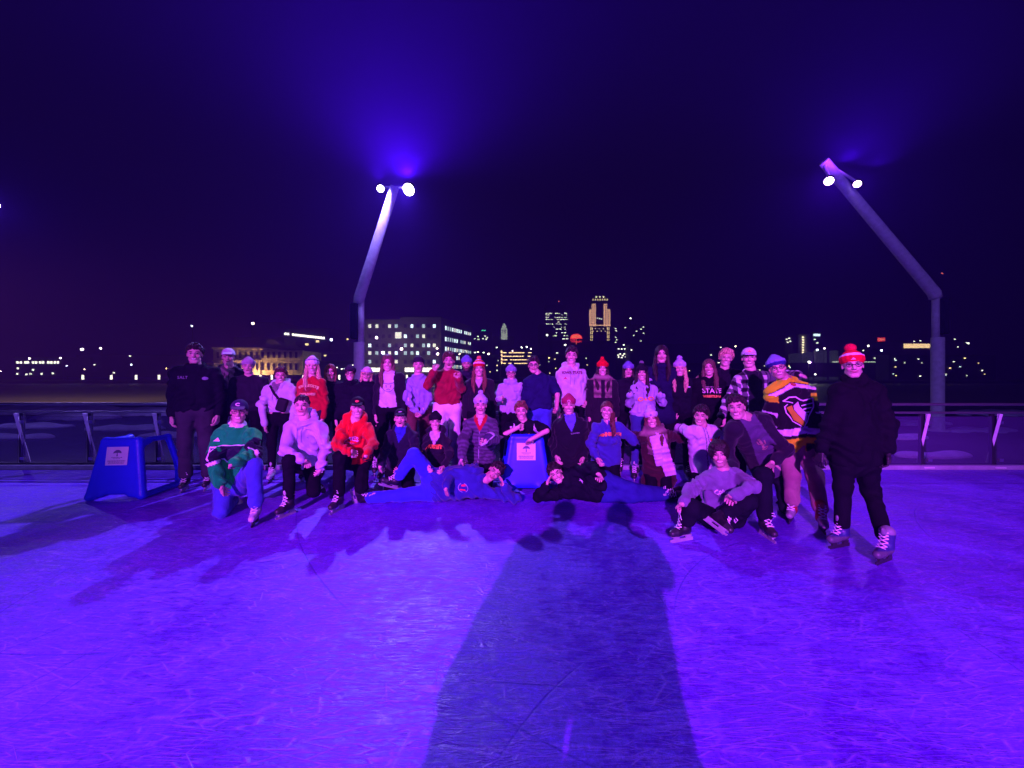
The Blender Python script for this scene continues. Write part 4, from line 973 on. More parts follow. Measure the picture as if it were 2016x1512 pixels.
    disp = wk if fur is None else (lambda X, Y, Z: wk(X, Y, Z) + fur(X, Y, Z) * ((X - nb[0]) ** 2 + (Z - nb[2] + .1) ** 2 < .05))
    g, gv, gq = sdf(t['kind'], o, h, .03, mat_, root, disp, cf)
    for pr in t['prints']:
        typ = pr[0]; cx_, cz_ = pr[1], pr[2]; colr = pr[-1]
        T = (nb + x * cx_ * s + up * cz_ * s, x * s, up * s, fw)
        decal(g, gv, gq, pr[3], T, M('print_%02d%02d%02d' % tuple(int(c * 99) for c in colr), colr, .7, var=.05), typ)
    if cl == 'hood':
        c = MB()
        for sx in (-1, 1):
            pts = []
            for k in range(5):
                w = nb + x * (sx * .028 + .004 * math.sin(k * 2 + seed)) * s + up * (-.06 - .045 * k) * s; hit = _bvh(g, gv, gq).ray_cast(Vector(w + fw * .21), Vector(-fw))
                pts.append(np.array(hit[0] if hit[0] is not None else w + fw * .12) + fw * .004)
            c.tube(pts, .0042, 5)
        dc = tuple(min(.9, k * .45 + .01) if sum(t['col']) > .6 else k + .01 for k in t['col'])
        c.build('drawstring', cloth(dc), g)
    # ---- trousers
    lc, ln, lb = legs; lb *= s; o = [C(Hj[0], Hj[1], .105 * lb, .105 * lb), C(hp_, hp_ + up * .07, .105 * lb, .10 * lb)]
    for i in (0, 1):
        ank = An[i] + unit(Kn[i] - An[i]) * .075
        o += [C(Hj[i], Kn[i], .094 * lb, .067 * lb), C(Kn[i], ank, .066 * lb, .054 * lb * (1.15 if lb / s > 1.05 else 1))]
    sdf(ln, o, h * 1.1, .035, cloth(lc), root, wrinkle(seed + 50, .0045))
    for i in (0, 1):
        if noskate[i]: continue
        td = V(*toe[i]) if toe[i] is not None else -V(Hd[0] * .6, Hd[1], 0) + x * (2 * i - 1) * .6
        skate(root, An[i], td, Kn[i] - An[i], sk, bool(skflat[i]))
    ctx = dict(nb=nb, x=x, up=up, fw=fw, back=back, s=s, S=S, El=El, Wr=Wr, Hd=Hd, MH=MH, hip=hp_, root=root, g=(g, gv, gq), Kn=Kn, An=An)
    if extra: extra(ctx)
    return ctx

def build_hat(hat, root, MH, Hd):
    kind, c1, c2 = hat[:3]; opt = hat[3] if len(hat) > 3 else {}
    if kind == 'beanie':
        o = [E((0, .014, .048), (.086, .104, .098)), C((0, .02, .10), (0, .035, .115), .055, .045), ('cut', V(0, -.09, .034), unit(V(0, -.22, -1)))]
        for zz, rr_ in ((.045, 1.0), (.062, 1.0), (.078, .97)):
            o += [C((.081 * rr_ * math.cos(a), .012 + .098 * rr_ * math.sin(a), zz - .02 * math.sin(a)), (.081 * rr_ * math.cos(a + .42), .012 + .098 * rr_ * math.sin(a + .42), zz - .02 * math.sin(a + .42)), .0125) for a in np.arange(0, 6.28, .42)]
        st = opt.get('stripes')
        def cf(v):
            z = v[:, 2] + .2 * v[:, 1]; c = np.tile(c1, (len(v), 1)); c[z < .055] = c2
            if st:
                for a, b, cc in st: c[(z > a) & (z < b)] = cc
            return c
        ribs = lambda X, Y, Z: .0016 * np.sin(np.arctan2(X, Y) * 44)
        ob, v, q = sdf('beanie', o, .0058, .008, M('knit', rough=.9, vcol=True, var=.12, vs=40, bump=.5, bs=140, spec=.1), root, ribs, cf, MH, Hd)
        if opt.get('pom'):
            pc = opt['pom']; r = opt.get('r', .036)
            sdf('pompom', [E((0, .045, .165), (r, r, r * .92))], .006, .01, M('yarn_%02d%02d%02d' % tuple(int(k * 99) for k in pc), pc, .95, var=.35, vs=120, bump=.8, bs=200), root,
                lambda X, Y, Z: .005 * np.sin(X * 330 + Y * 90) * np.sin(Y * 310) * np.sin(Z * 320 + X * 80), None, MH, Hd)
    else:
        o = [E((0, .012, .044), (.083, .101, .093)), ('cut', V(0, -.09, .04), unit(V(0, -.12, -1)))]
        if kind == 'cap': o += [BX((0, -.122, .052), (.058, .052, .0055), .005, rot(0, 0, 14)), E((0, -.085, .052), (.07, .03, .012))]
        if kind == 'capback': o += [BX((0, .135, .03), (.058, .05, .0055), .005, rot(0, 0, -14)), E((0, .1, .04), (.07, .03, .012))]
        if kind == 'bucket': o += [C((.09 * math.cos(a), .0 + .115 * math.sin(a), .05), (.09 * math.cos(a + .42), .0 + .115 * math.sin(a + .42), .05), .012) for a in np.arange(0, 6.28, .42)]
        def cf(v):
            c = np.tile(c1, (len(v), 1)); c[v[:, 1] < -.098 if kind == 'cap' else v[:, 1] > 9] = c2; return c
        ob, v, q = sdf('cap', o, .0056, .008, M('cap_cloth', rough=.8, vcol=True, var=.1, vs=30, bump=.25, bs=150, spec=.15), root, None, cf, MH, Hd)
    em = opt.get('em')
    if em:
        X_, Y_, Z_ = MH[:, 0], MH[:, 1], MH[:, 2]; s = np.linalg.norm(X_)
        decal(ob, v, q, em[0], (Hd + Z_ * (.085 if kind != 'beanie' else .06), X_, Z_, -Y_ / s), M('print_%02d%02d%02d' % tuple(int(c * 99) for c in em[1]), em[1], .7, var=.05), 'emblem')

# ------------------------------------------------------------------ garment patterns (true colours of the cloth, in garment coordinates)
def plaid(lx, lz, lf, arm, c0):
    n = len(lx); c = np.tile([.62, .62, .66], (n, 1)); w = .052
    u = np.where(arm >= 0, arm * .3 / .052, lz / w); a = np.floor(lx / w).astype(int) % 2; b = np.floor(u).astype(int) % 2
    c[(a + b) == 1] = (.10, .10, .12); c[(a + b) == 2] = (.008, .008, .012)
    c[(arm < 0) & (abs(lx) < .095) & (lf > 0)] = (.01, .01, .02); return c
def green_jersey(lx, lz, lf, arm, c0):
    c = np.tile([.0, .60, .08], (len(lx), 1)); K = (.006, .01, .02); Wh = (.8, .8, .85)
    c[(arm > .42) & (arm < 1.18)] = K; c[(arm > 1.04) & (arm < 1.16)] = Wh
    c[(arm < 0) & (lz > .02) & (abs(lx) < .085)] = Wh
    return c
def gold_jersey(lx, lz, lf, arm, c0):
    c = np.tile([.008, .008, .012], (len(lx), 1)); G = (.62, .85, .01); Wh = (.72, .72, .85); to = arm < 0
    yk = lz + .35 * abs(lx)
    c[(arm >= 0) & (arm < .3)] = G; c[to & (yk > -.01)] = G
    c[to & (yk < -.02) & (yk > -.06)] = Wh
    c[(arm > .68) & (arm < .86)] = Wh; c[(arm > 1.25) & (arm < 1.5)] = Wh; c[(arm > 1.6) & (arm < 1.85)] = G
    c[to & (lz < -.50) & (lz > -.575)] = Wh; c[to & (lz < -.61)] = G
    c[(arm >= 0) & (arm < .62) & (arm > .3)] = (.008, .008, .012)
    return c
def baseball(lx, lz, lf, arm, c0):
    c = np.tile([.60, .60, .66], (len(lx), 1))
    for xx in (-.018, .018): c[(arm < 0) & (abs(lx - xx) < .0045) & (lf > 0)] = (.02, .02, .06)
    c[(abs(arm - .62) < .03)] = (.02, .02, .06); return c
def stripe_puffer(lx, lz, lf, arm, c0): return np.array(c0)[None] * (1 + .35 * np.sin(np.where(arm >= 0, arm * 30, lz * 130)))[:, None]
def open_coat(inner, half=.07):
    def f(lx, lz, lf, arm, c0):
        c = np.tile(c0, (len(lx), 1)); c[(arm < 0) & (abs(lx) < half + .12 * np.clip(-lz - .1, 0, .35)) & (lf > .0)] = inner; return c
    return f
def vneck(inner):
    def f(lx, lz, lf, arm, c0):
        c = np.tile(c0, (len(lx), 1)); c[(arm < 0) & (abs(lx) < .07 * np.clip(1 + (lz + .01) / .13, 0, 1)) & (lf > 0)] = inner; return c
    return f
def fur_coat(lx, lz, lf, arm, c0):
    c = np.tile(c0, (len(lx), 1)); m = (abs(abs(lx) - .085) < .055) & (lz > -.30) & (lf > -.05) & (arm < .3) | (lz > -.02)
    c[m] = np.array([.26, .17, .16]) * (.5 + .8 * (np.sin(lz[m] * 60) * .5 + .5))[:, None]; return c
def scarfed(inner):
    def f(lx, lz, lf, arm, c0):
        c = np.tile(c0, (len(lx), 1)); m = (abs(lx) < .085) & (lz > -.30) & (lf > 0) & (arm < 0); c[m] = np.array(inner) * (.6 + .5 * (np.sin(lz[m] * 70 + lx[m] * 50) > 0))[:, None]; return c
    return f
def T(s, cx, cz, size, c, arc=0, bold=.0, sx=1.0): return ('lettering', cx, cz, [text2d(s, size, arc, bold, sx)], c)
def EM(shapes, cx, cz, c): return ('emblem', cx, cz, shapes, c)
NAVY, BLK, WH, LAVc, REDc = (.012, .014, .05), (.006, .006, .010), (.80, .80, .86), (.50, .48, .78), (.80, .012, .02)
def bag(c):
    nb, x, up, fw, s, g = c['nb'], c['x'], c['up'], c['fw'], c['s'], c['g']; tr = _bvh(*g); root = c['root']; b = MB(); pts = []
    for t in np.linspace(0, 1, 9):
        w = nb + x * (-.09 + .20 * t) * s + up * (-.02 - .26 * t) * s; h = tr.ray_cast(Vector(w + fw * .5), Vector(-fw)); pts.append(np.array(h[0] if h[0] is not None else w + fw * .13) + fw * .012)
    b.tube(pts, .017, 6); e = pts[-1]
    root = empty('crossbody_bag', (e[0], e[1], e[2] - .12), 'small black crossbody bag worn over the white quarter zip hoodie', 'bag')
    b.build('strap', M('bag_fabric', (.006, .006, .01), .7, bump=.2), root)
    sdf('pouch', [BX(e + x * .01 - up * .03 + fw * .02, (.075, .04, .10), .035, rot(0, 18, 0))], .01, .02, M('bag_fabric'), root)
def puff(lx, lz, lf, arm, c0):
    c = stripe_puffer(lx, lz, lf, arm, c0); c[(abs(lx) < .085 * np.clip(1 + lz / .14, 0, 1) + .0) & (lf > -.02) & (arm < 0)] = (.45, .01, .02); c[(abs(lx) < .03 * np.clip(1 + lz / .07, 0, 1)) & (lf > 0)] = (.6, .5, .55); c[(abs(lx) < .004) & (lf > 0) & (lz < -.14)] = (.4, .4, .5); return c
def scarf(c):
    nb, x, up, fw, s, g, root = c['nb'], c['x'], c['up'], c['fw'], c['s'], c['g'], c['root']; o = []
    ring = [nb + x * .085 * math.sin(a) + c['back'] * .08 * math.cos(a) + up * (.015 + .02 * math.cos(a)) for a in np.linspace(-math.pi, math.pi, 13)]
    o += [C(ring[i], ring[i + 1], .034) for i in range(12)]
    sf, v, q = sdf('scarf', o, .009, .015, cloth((.70, .52, .78)), root, wrinkle(7, .006, 1.6)); tr = _bvh(*g)
    for (x0, x1, w, L) in ((.0, .12, .062, .60), (-.06, -.01, .04, .42)):
        b = []
        for t in np.linspace(0, 1, 9):
            p = nb + x * (x0 + (x1 - x0) * t) + up * (-.02 - L * t); h = tr.ray_cast(Vector(p + fw * .5), Vector(-fw)); b.append(np.array(h[0] if h[0] is not None else p + fw * .15) + fw * (.02 + .0 * t))
        ops = []
        for i in range(8):
            for k in (-1, -.5, 0, .5, 1): ops.append(C(b[i] + x * w * k, b[i + 1] + x * w * k, .013))
        sdf('scarf_end', ops, .0075, .022, cloth((.70, .52, .78)), sf)
JEAN, BLUEJ, GOLD = (.035, .05, .22), (.05, .08, .50), (.85, .42, .06)
UPP = (0, 0, 1); CAMP = (0, -1, 0)

# ------------------------------------------------------------------ back row, left to right
def P(*a, **k): return person(*a, **k)
P('tall dark haired man in a bulky black jacket and grey trousers, leftmost in the group', 1, 5.25, (315, 218), hair=('short', 'dark'), smile=2, toe=(None, (.4, -1, 0)),
  top=dict(kind='jacket', col=(.008, .009, .016), bulk=1.25, hem=.06, collar='coat', prints=[T('SALT', -.09, -.13, .05, (.3, .3, .4)), EM([ring2d(0, 0, .03, .02, .02)], .13, -.14, (.3, .3, .42))]), legs=((.05, .045, .06), 'trousers', 1.15))
P('man in a white cap and dark jacket open over a grey scarf', 1, 6.1, (565, 240), hair=('short', 'dark'), hat=('cap', (.75, .75, .8), (.75, .75, .8)), h=.012,
  top=dict(col=(.02, .018, .03), cfn=scarfed((.22, .17, .18)), collar='hood'), legs=(BLK, 'trousers', 1))
P('young man in a pale beanie and dark coat, closed mouth, standing behind the green jersey', 1, 5.75, (713, 308), s=.95, hair=('short', 'lbrown'), smile=0, hat=('beanie', (.42, .36, .42), (.42, .36, .42)), h=.012, top=dict(kind='coat', col=(.012, .012, .025), bulk=1.15), legs=(BLK, 'trousers', 1))
P('smiling person in a white quarter zip hoodie with a black bag strapped across the chest', 1, 5.7, (955, 378), s=.95, fem=0, hair=('short', 'brown'), smile=2, wr=((840, 760, '-'), None), el=((810, 600, '-'), None), tip=((848, 800), None),
  sh=((850, 460), (1040, 455)), top=dict(kind='hoodie', col=(.75, .75, .86), hem=-.10, collar='hood', amp=.008, cfn=vneck((.2, .16, .2))), legs=(BLK, 'trousers', 1), sk='white',
  extra=lambda c: bag(c))
P('blonde woman in a white striped beanie and crimson sweatshirt with arched pale lettering', 1, 5.75, (1190, 305), fem=1, hair=('long', 'blond'), smile=2, hat=('beanie', (.78, .78, .85), (.78, .78, .85), dict(stripes=((.068, .082, (.10, .09, .16)), (.10, .108, (.10, .09, .16))))),
  sh=((1105, 420), (1265, 410)), top=dict(kind='sweatshirt', col=(.48, .012, .02), hem=.0, bulk=1.05, prints=[T('IOWA STATE', .0, -.125, .050, (.85, .75, .30), arc=.30, bold=.003), EM([poly2d((-.07, -.03), (-.03, .03), (.03, .04), (.07, .0), (.04, -.04), (-.02, -.05))], 0, -.17, (.25, .01, .02)), T('CYCLONES', 0, -.25, .045, (.85, .62, .30), bold=.003)]), legs=((.03, .02, .05), 'trousers', 1))
P('reddish haired person with dim face and dark jacket, half hidden beside the crimson sweatshirt', 2, 6.15, (45, 305), fem=1, hair=('bob', 'red'), smile=1, h=.012, top=dict(col=(.012, .01, .02)), legs=(BLK, 'trousers', 1))
P('person in a black beanie and round glasses bundled in a black coat', 2, 6.05, (208, 318), s=.93, hair=('bangs', 'brown'), glasses=1, smile=2, hat=('beanie', (.03, .03, .045), (.02, .02, .03)), h=.012, top=dict(kind='coat', col=(.008, .008, .014), collar='coat', bulk=1.15), legs=(BLK, 'trousers', 1))
P('person in a pale pink bucket hat and glasses with chin in a black coat', 2, 6.05, (345, 325), s=.92, fem=1, roll=8, hair=('bob', 'blond'), glasses=1, smile=1, hat=('bucket', (.62, .42, .55), (.62, .42, .55)), h=.012, top=dict(kind='coat', col=(.008, .008, .014), collar='coat', bulk=1.1), legs=(BLK, 'trousers', 1))
P('long haired woman in an open black jacket and white t-shirt with drawn face', 2, 5.75, (518, 232), fem=1, hair=('long', 'lbrown'), smile=2, sh=((440, 330), (630, 330)),
  top=dict(kind='jacket', col=(.01, .01, .018), hem=-.02, cfn=open_coat((.62, .62, .68), .085), bulk=1.02, prints=[('drawing', .02, -.19, [ring2d(0, 0, .085, .085, .006, 150, 390), line2d([(-.09, .045), (0, .028), (.09, .05)], .007), line2d([(-.035, .015), (-.03, -.02)], .009), line2d([(.035, .015), (.03, -.02)], .009), line2d([(-.03, -.055), (0, -.04), (.03, -.055)], .007)], (.05, .04, .09))]), legs=(BLK, 'trousers', 1.05))
P('young man with a backwards dark cap and fleecy lavender sweatshirt over brown trousers', 2, 5.9, (772, 245), hair=('short', 'dark'), smile=0, hat=('capback', (.02, .02, .03), (.02, .02, .03)), sh=((690, 370), (850, 370)), el=((680, 520, '-'), (860, 520, '-')), wr=((755, 640, '-'), (790, 650, '-')), tip=((790, 665), (760, 668)), hp=('grip', 'grip'),
  top=dict(kind='sweatshirt', col=(.40, .40, .72), hem=.03, amp=.011, bulk=1.0, cfn=vneck((.30, .28, .5))), legs=((.13, .045, .05), 'trousers', 1.05))
P('curly haired boy in a dark red sweater and white trousers raising two peace signs', 2, 5.85, (1025, 212), hair=('messy', 'brown'), smile=3, sh=((925, 310), (1100, 310)), el=((845, 415, '-'), (1130, 440, '-')), wr=((905, 285, '-'), (1098, 350, '-')), tip=((945, 205), (1102, 262)), hp=('peace', 'peace'), palm=(CAMP, CAMP), skin='light',
  top=dict(kind='sweater', col=(.30, .010, .03), hem=-.03, amp=.007, bulk=1.04), legs=((.78, .76, .84), 'trousers', 1.12))
P('masked person in a blue knit beanie, half hidden behind a raised peace sign', 2, 6.2, (1170, 240), s=.98, hair=('none', 'dark'), smile=0, skin='tan', beard=.9, hat=('beanie', (.15, .17, .42), (.18, .2, .5)), h=.012, top=dict(col=(.02, .02, .04), collar='coat'), legs=(BLK, 'trousers', 1))
P('long haired woman in a striped red and white pompom beanie and dark jacket', 3, 5.7, (97, 275), fem=1, s=.97, hair=('long', 'red'), smile=2, hat=('beanie', (.6, .02, .03), (.55, .015, .02), dict(pom=(.75, .25, .1), stripes=((.06, .08, (.8, .78, .82)), (.098, .112, (.75, .4, .1)), (.125, .14, (.8, .78, .82))))),
  top=dict(col=(.012, .01, .018), cfn=vneck((.5, .4, .42))), legs=(BLK, 'trousers', 1))
P('person in a blue beanie and glasses giving a thumbs up in a pale jacket', 3, 6.0, (362, 315), s=.93, fem=1, hair=('short', 'brown'), glasses=1, hat=('beanie', (.26, .26, .50), (.26, .26, .50)), sh=((275, 415), (440, 405)), el=((225, 540, '-'), (500, 530, '+')), wr=((285, 520, '-'), (520, 600, '+')), tip=((285, 490), None), hp=('thumb', 'relax'), palm=((1, -.2, 0), None),
  top=dict(kind='jacket', col=(.58, .55, .80), hem=.08, collar='coat', bulk=1.02, prints=[T('BURTON', .12, -.14, .03, (.12, .1, .3))]), legs=(BLK, 'trousers', 1))
P('stocky man with glasses in a navy blue t-shirt and jeans, bare forearm hanging down', 3, 5.95, (547, 250), hair=('short', 'dark'), glasses=1, smile=1, skin='fair', bare=1, el=(None, (745, 490, '-')), wr=(None, (740, 610, '-')), sh=((490, 375), (705, 360)), tip=(None, (735, 650)),
  top=dict(kind='tshirt', col=(.014, .014, .075), sleeve=.8, bulk=1.18, hem=.06, amp=.005), legs=(BLUEJ, 'jeans', 1.15))
P('tall man in a white hooded sweatshirt with dark college lettering across the chest', 3, 6.05, (862, 172), hair=('short', 'dark'), smile=2, roll=4, sh=((765, 300), (950, 300)), el=(None, (995, 440, '+')), wr=(None, (985, 540, '-')),
  top=dict(kind='hoodie', col=(.76, .75, .82), collar='hood', hem=.02, bulk=1.12, amp=.008, prints=[T('IOWA STATE', -.0, -.075, .052, (.20, .03, .10), bold=.003, sx=.92), T('CYCLONES', -.02, -.12, .045, (.50, .48, .58), sx=1), EM([poly2d((-.03, -.02), (0, .025), (.035, -.02), (.01, -.008), (-.008, -.008))], -.1, -.155, (.55, .04, .1))]), legs=(BLK, 'trousers', 1))
P('woman in a bright red pompom beanie and dark coat with a striped fur collar', 3, 5.95, (1118, 275), fem=1, s=.97, hair=('long', 'dark'), smile=2, hat=('beanie', (.70, .008, .02), (.70, .008, .02), dict(pom=(.7, .01, .02), r=.032)), top=dict(kind='coat', col=(.014, .010, .018), collar='fur', cfn=fur_coat, bulk=1.08, skirt=.2), legs=(BLK, 'trousers', 1))
P('squinting person in a blue beanie with a small patch, behind the gloved woman', 4, 6.1, (408, 290), s=.95, hair=('bob', 'dark'), smile=0, hat=('beanie', (.17, .17, .48), (.17, .17, .48), dict(em=([ring2d(0, 0, .016, .012, .005)], (.7, .7, .8)))), h=.012, top=dict(col=(.012, .01, .018), collar='coat'), legs=(BLK, 'trousers', 1))
P('woman in a black pompom beanie and pale hooded sweatshirt holding up black gloved hands', 4, 5.75, (518, 312), fem=1, s=.96, hair=('long', 'dark'), smile=2, hat=('beanie', (.012, .012, .02), (.012, .012, .02), dict(pom=(.18, .16, .22), r=.034)), sh=((455, 425), (600, 420)), el=((425, 560, '-'), (690, 555, '-')), wr=((430, 480, '-'), (665, 480, '-')), tip=((418, 430), (680, 430)), hp=('flat', 'flat'), palm=(CAMP, CAMP), gloves=(1, 1),
  top=dict(kind='hoodie', col=(.55, .53, .82), collar='hood', hem=-.02, bulk=1.05, amp=.009, prints=[EM([ring2d(-.08, 0, .045, .035, .02), ring2d(.08, .01, .045, .035, .02), poly2d((-.03, -.02), (.0, .03), (.03, -.02))], -.0, -.24, (.85, .45, .12))]), legs=(JEAN, 'jeans', 1))
P('tall bareheaded woman with long dark hair in a plain navy coat', 4, 5.85, (682, 160), fem=1, hair=('long', 'dark'), smile=1, top=dict(kind='coat', col=(.012, .010, .045), collar='coat', skirt=.15), legs=(BLK, 'trousers', 1))
P('woman with long platinum hair in a lavender pompom beanie and black jacket', 4, 5.8, (832, 275), fem=1, s=.98, hair=('long', 'blond'), smile=2, hat=('beanie', (.50, .47, .72), (.50, .47, .72), dict(pom=(.45, .42, .68), r=.042, em=([ring2d(0, 0, .014, .012, .006)], (.3, .28, .5)))), top=dict(kind='jacket', col=(.010, .009, .020), collar='coat', bulk=1.12, prints=[EM([poly2d((-.022, -.01), (.022, -.01), (.022, .008), (-.01, .008))], .12, -.12, (.7, .68, .8))]), legs=(BLK, 'trousers', 1))
P('long haired woman in a black hoodie with gold and white STATE lettering', 4, 5.65, (1075, 268), fem=1, s=.97, roll=-4, yaw=-8, hair=('long', 'lbrown'), smile=2, top=dict(kind='hoodie', col=(.010, .008, .010), collar='hood', bulk=1.0, prints=[T('STATE', .02, -.19, .095, (.8, .72, .66), bold=.003), T('WRESTLING', .02, -.27, .045, (.75, .38, .08), bold=.004), EM([line2d([(-.10, 0), (.10, 0)], .006)], .02, -.13, (.8, .7, .66))]), legs=(BLK, 'trousers', 1))
P('blond young man with tousled hair in a black jacket, leaning in behind the STATE hoodie', 4, 5.95, (1215, 190), roll=8, hair=('tuft', 'blond'), smile=2, el=((1040, 400, '+'), None), wr=((985, 370, '-'), None), tip=((955, 362), None), top=dict(kind='jacket', col=(.012, .010, .016), collar='crew'), legs=(BLK, 'trousers', 1))
P('young man in a white cap and black and white plaid shirt, arms round his neighbours', 5, 5.1, (612, 205), hair=('messy', 'brown'), smile=2, hat=('cap', (.75, .72, .8), (.75, .72, .8), dict(em=([poly2d((-.022, -.012), (0, .014), (.022, -.012))], (.8, .4, .1)))), sh=((540, 330), (710, 300)), el=((480, 470, '-'), (850, 310, '+')), wr=((435, 580, '-'), (925, 310, '-')), tip=((400, 625), (990, 320)), hp=('relax', 'flat'), palm=((0, 0, -1), (0, .2, -1)),
  top=dict(kind='flannel_shirt', col=(.5, .5, .5), cfn=plaid, bulk=1.05, hem=.08, amp=.005), legs=(BLK, 'trousers', 1))
def sc_(S, k=1.18): return [([(a * k, b * k) for a, b in v], f) for v, f in S]
PENG = [line2d([(-.12, .10), (-.07, .13), (-.02, .125), (.02, .09), (.05, .075), (.155, .075)], .012), line2d([(.155, .075), (.13, .0), (.06, -.10), (.015, -.17)], .012), line2d([(.015, -.17), (-.07, -.09), (-.11, -.01), (-.115, .05), (-.09, .07)], .008), line2d([(.02, .035), (.14, .035)], .010), line2d([(.03, .0), (.115, .0)], .010), line2d([(.04, -.035), (.09, -.035)], .010), line2d([(-.12, .10), (-.08, .09), (-.05, .075)], .007)]
P('man in a blue beanie and a black, gold and white hockey jersey with triangular crest', 5, 4.15, (788, 268), roll=-14, s=.99, hair=('messy', 'lbrown'), beard=.35, glasses=1, smile=2, skin='fair', hat=('beanie', (.22, .26, .52), (.03, .04, .20)), sh=((745, 395), (990, 400)), hip=(905, 760, .05), el=((740, 580, '+'), (1030, 600, '-')), wr=((770, 700, '+'), (1040, 760, '+')), kn=((880, 930, -.05), (1020, 930, -.05)), an=((880, 1110, .0), (1060, 1185, -.25)), toe=((-.7, -.7, 0), (-.5, -1, 0)),
  top=dict(kind='hockey_jersey', col=(.1, .1, .1), cfn=gold_jersey, bulk=1.18, hem=.10, amp=.007, prints=[EM(sc_(PENG), -.0, -.31, (.72, .72, .85)), EM(sc_([poly2d((-.105, .04), (-.06, .055), (-.055, .02), (.03, -.13), (.012, -.155), (-.06, -.08))]), -.0, -.31, (.50, .45, .02)), EM(sc_([poly2d((-.05, .05), (-.005, .08), (.005, .03), (.07, -.055), (.032, -.125), (-.048, .015))]), -.0, -.31, (.62, .62, .8)), ('collar_tab', .0, -.035, [ring2d(0, 0, .02, .02, .02)], (.4, .1, .05))]), legs=((.30, .17, .17), 'trousers', 1.15), sk='red', h=.009)
P('man in a red and white pompom hat, glasses and bulky black coat, rightmost', 5, 3.5, (1255, 250), hair=('short', 'brown'), glasses=1, smile=1, beard=.15, roll=-4, hat=('beanie', (.75, .01, .03), (.75, .01, .03), dict(pom=(.7, .01, .05), r=.046, stripes=((.078, .105, (.8, .7, .75)),), em=([poly2d((-.02, -.008), (0, .012), (.02, -.008))], (.8, .5, .5)))), sh=((1160, 390), (1400, 375)), hip=(1270, 860), el=((1110, 620, '-'), (1480, 610, '+')), wr=((1060, 790, '-'), (1470, 790, '-')), kn=((1195, 1010, -.02), (1370, 1030, .05)), an=((1190, 1215, .0), (1465, 1310, -.28)), toe=((-1, -.3, 0), (-1, -.45, 0)), hp=('relax', 'relax'), gloves=(1, 1),
  top=dict(kind='coat', col=(.006, .006, .010), collar='coat', bulk=1.18, hem=.12, amp=.006), legs=((.006, .006, .008), 'trousers', 1.05), sk='blue', h=.009)

# ------------------------------------------------------------------ kneeling row, left to right
KB = [line2d([(-.13, .05), (.16, .09)], .010), line2d([(-.13, .05), (.02, -.13)], .014), line2d([(-.13, .05), (-.09, .025), (-.07, .06)], .012)]
P('kneeling man in a green hockey jersey, navy cap and glasses, one hand on his knee', 1, 4.3, (645, 645), s=1.02, roll=4, hair=('messy', 'dark'), glasses=1, smile=2, skin='light', hat=('cap', (.03, .025, .08), (.10, .09, .14), dict(em=([ring2d(-.008, 0, .024, .017, .009, 40, 320)], (.75, .72, .85)))), sh=((490, 805), (755, 795)), hip=(600, 1180, .15), el=((448, 1010, '-'), (760, 960, '-')), wr=((515, 1205, '-'), (590, 1030, '-')), tip=((560, 1290), (470, 1090)), hp=('relax', 'grip'),
  kn=((515, 1385, -.05), (755, 1040, -.25)), an=((600, 1320, .35), (770, 1325, -.22)), toe=((0, 1, -.6), (.35, -1, 0)), skflat=(0, 1), palm=(None, (0, 1, -.3)),
  top=dict(kind='hockey_jersey', col=(.1, .1, .1), cfn=green_jersey, bulk=1.18, hem=.0, amp=.008, prints=[EM([poly2d((-.11, .045), (.15, .08), (.12, .0), (.02, -.11))], 0, -.235, (.008, .012, .03)), EM(KB, 0, -.235, (.78, .78, .85)), EM([poly2d((-.035, -.012), (.03, -.004), (-.008, .026))], -.10, -.13, (.7, .7, .8))]), legs=((.05, .07, .42), 'jeans', 1.12), sk='white', h=.009)
P('kneeling young man with cropped dark hair in a pale lavender hooded sweatshirt', 1, 4.55, (1113, 600), s=1.0, yaw=-5, hair=('buzz', 'dark'), smile=1, sh=((1010, 745), (1265, 745)), hip=(1130, 1040, .2), el=((985, 930, '-'), (1290, 920, '-')), wr=((1130, 1010, '-'), (1245, 1080, '-')), tip=((1190, 1045), (1240, 1145)), hp=('relax', 'relax'), palm=((0, 0, -1), None),
  kn=((1020, 1010, -.25), (1200, 1235, -.02)), an=((1015, 1245, -.25), (1215, 1180, .42)), toe=((-.3, -1, 0), (0, 1, -.6)), skflat=(1, 0),
  top=dict(kind='hoodie', col=(.62, .56, .86), collar='hood', bulk=1.08, hem=.02, amp=.009, prints=[EM([poly2d((-.016, -.004), (.016, .006), (-.004, -.008))], .09, -.17, (.06, .05, .15))]), legs=(BLK, 'trousers', 1.05), h=.009)
P('kneeling man in a fiery red hooded sweatshirt and black cap, hands joined in black gloves', 2, 4.65, (268, 600), s=1.0, hair=('short', 'dark'), smile=2, hat=('cap', (.012, .01, .015), (.012, .01, .015), dict(em=([ring2d(0, 0, .022, .014, .012)], (.8, .15, .1)))), sh=((140, 740), (355, 740)), hip=(240, 1040, .2), el=((100, 910, '-'), (395, 900, '-')), wr=((215, 965, '-'), (335, 1000, '-')), tip=((270, 1000), (300, 1010)), hp=('grip', 'grip'), gloves=(0, 1), palm=((0, 1, -.4), (0, 1, -.4)),
  kn=((120, 1010, -.25), (300, 1255, -.02)), an=((115, 1255, -.2), (290, 1200, .42)), toe=((-.2, -1, 0), (0, 1, -.6)), skflat=(1, 0),
  top=dict(kind='hoodie', col=(.70, .010, .012), collar='hood', bulk=1.1, hem=.0, amp=.009, prints=[T('AMES', -.01, -.17, .085, (.75, .38, .62), bold=.002, sx=1.05), T('HOCKEY', -.01, -.225, .032, (.75, .25, .4))]), legs=(BLK, 'trousers', 1.08), h=.009)
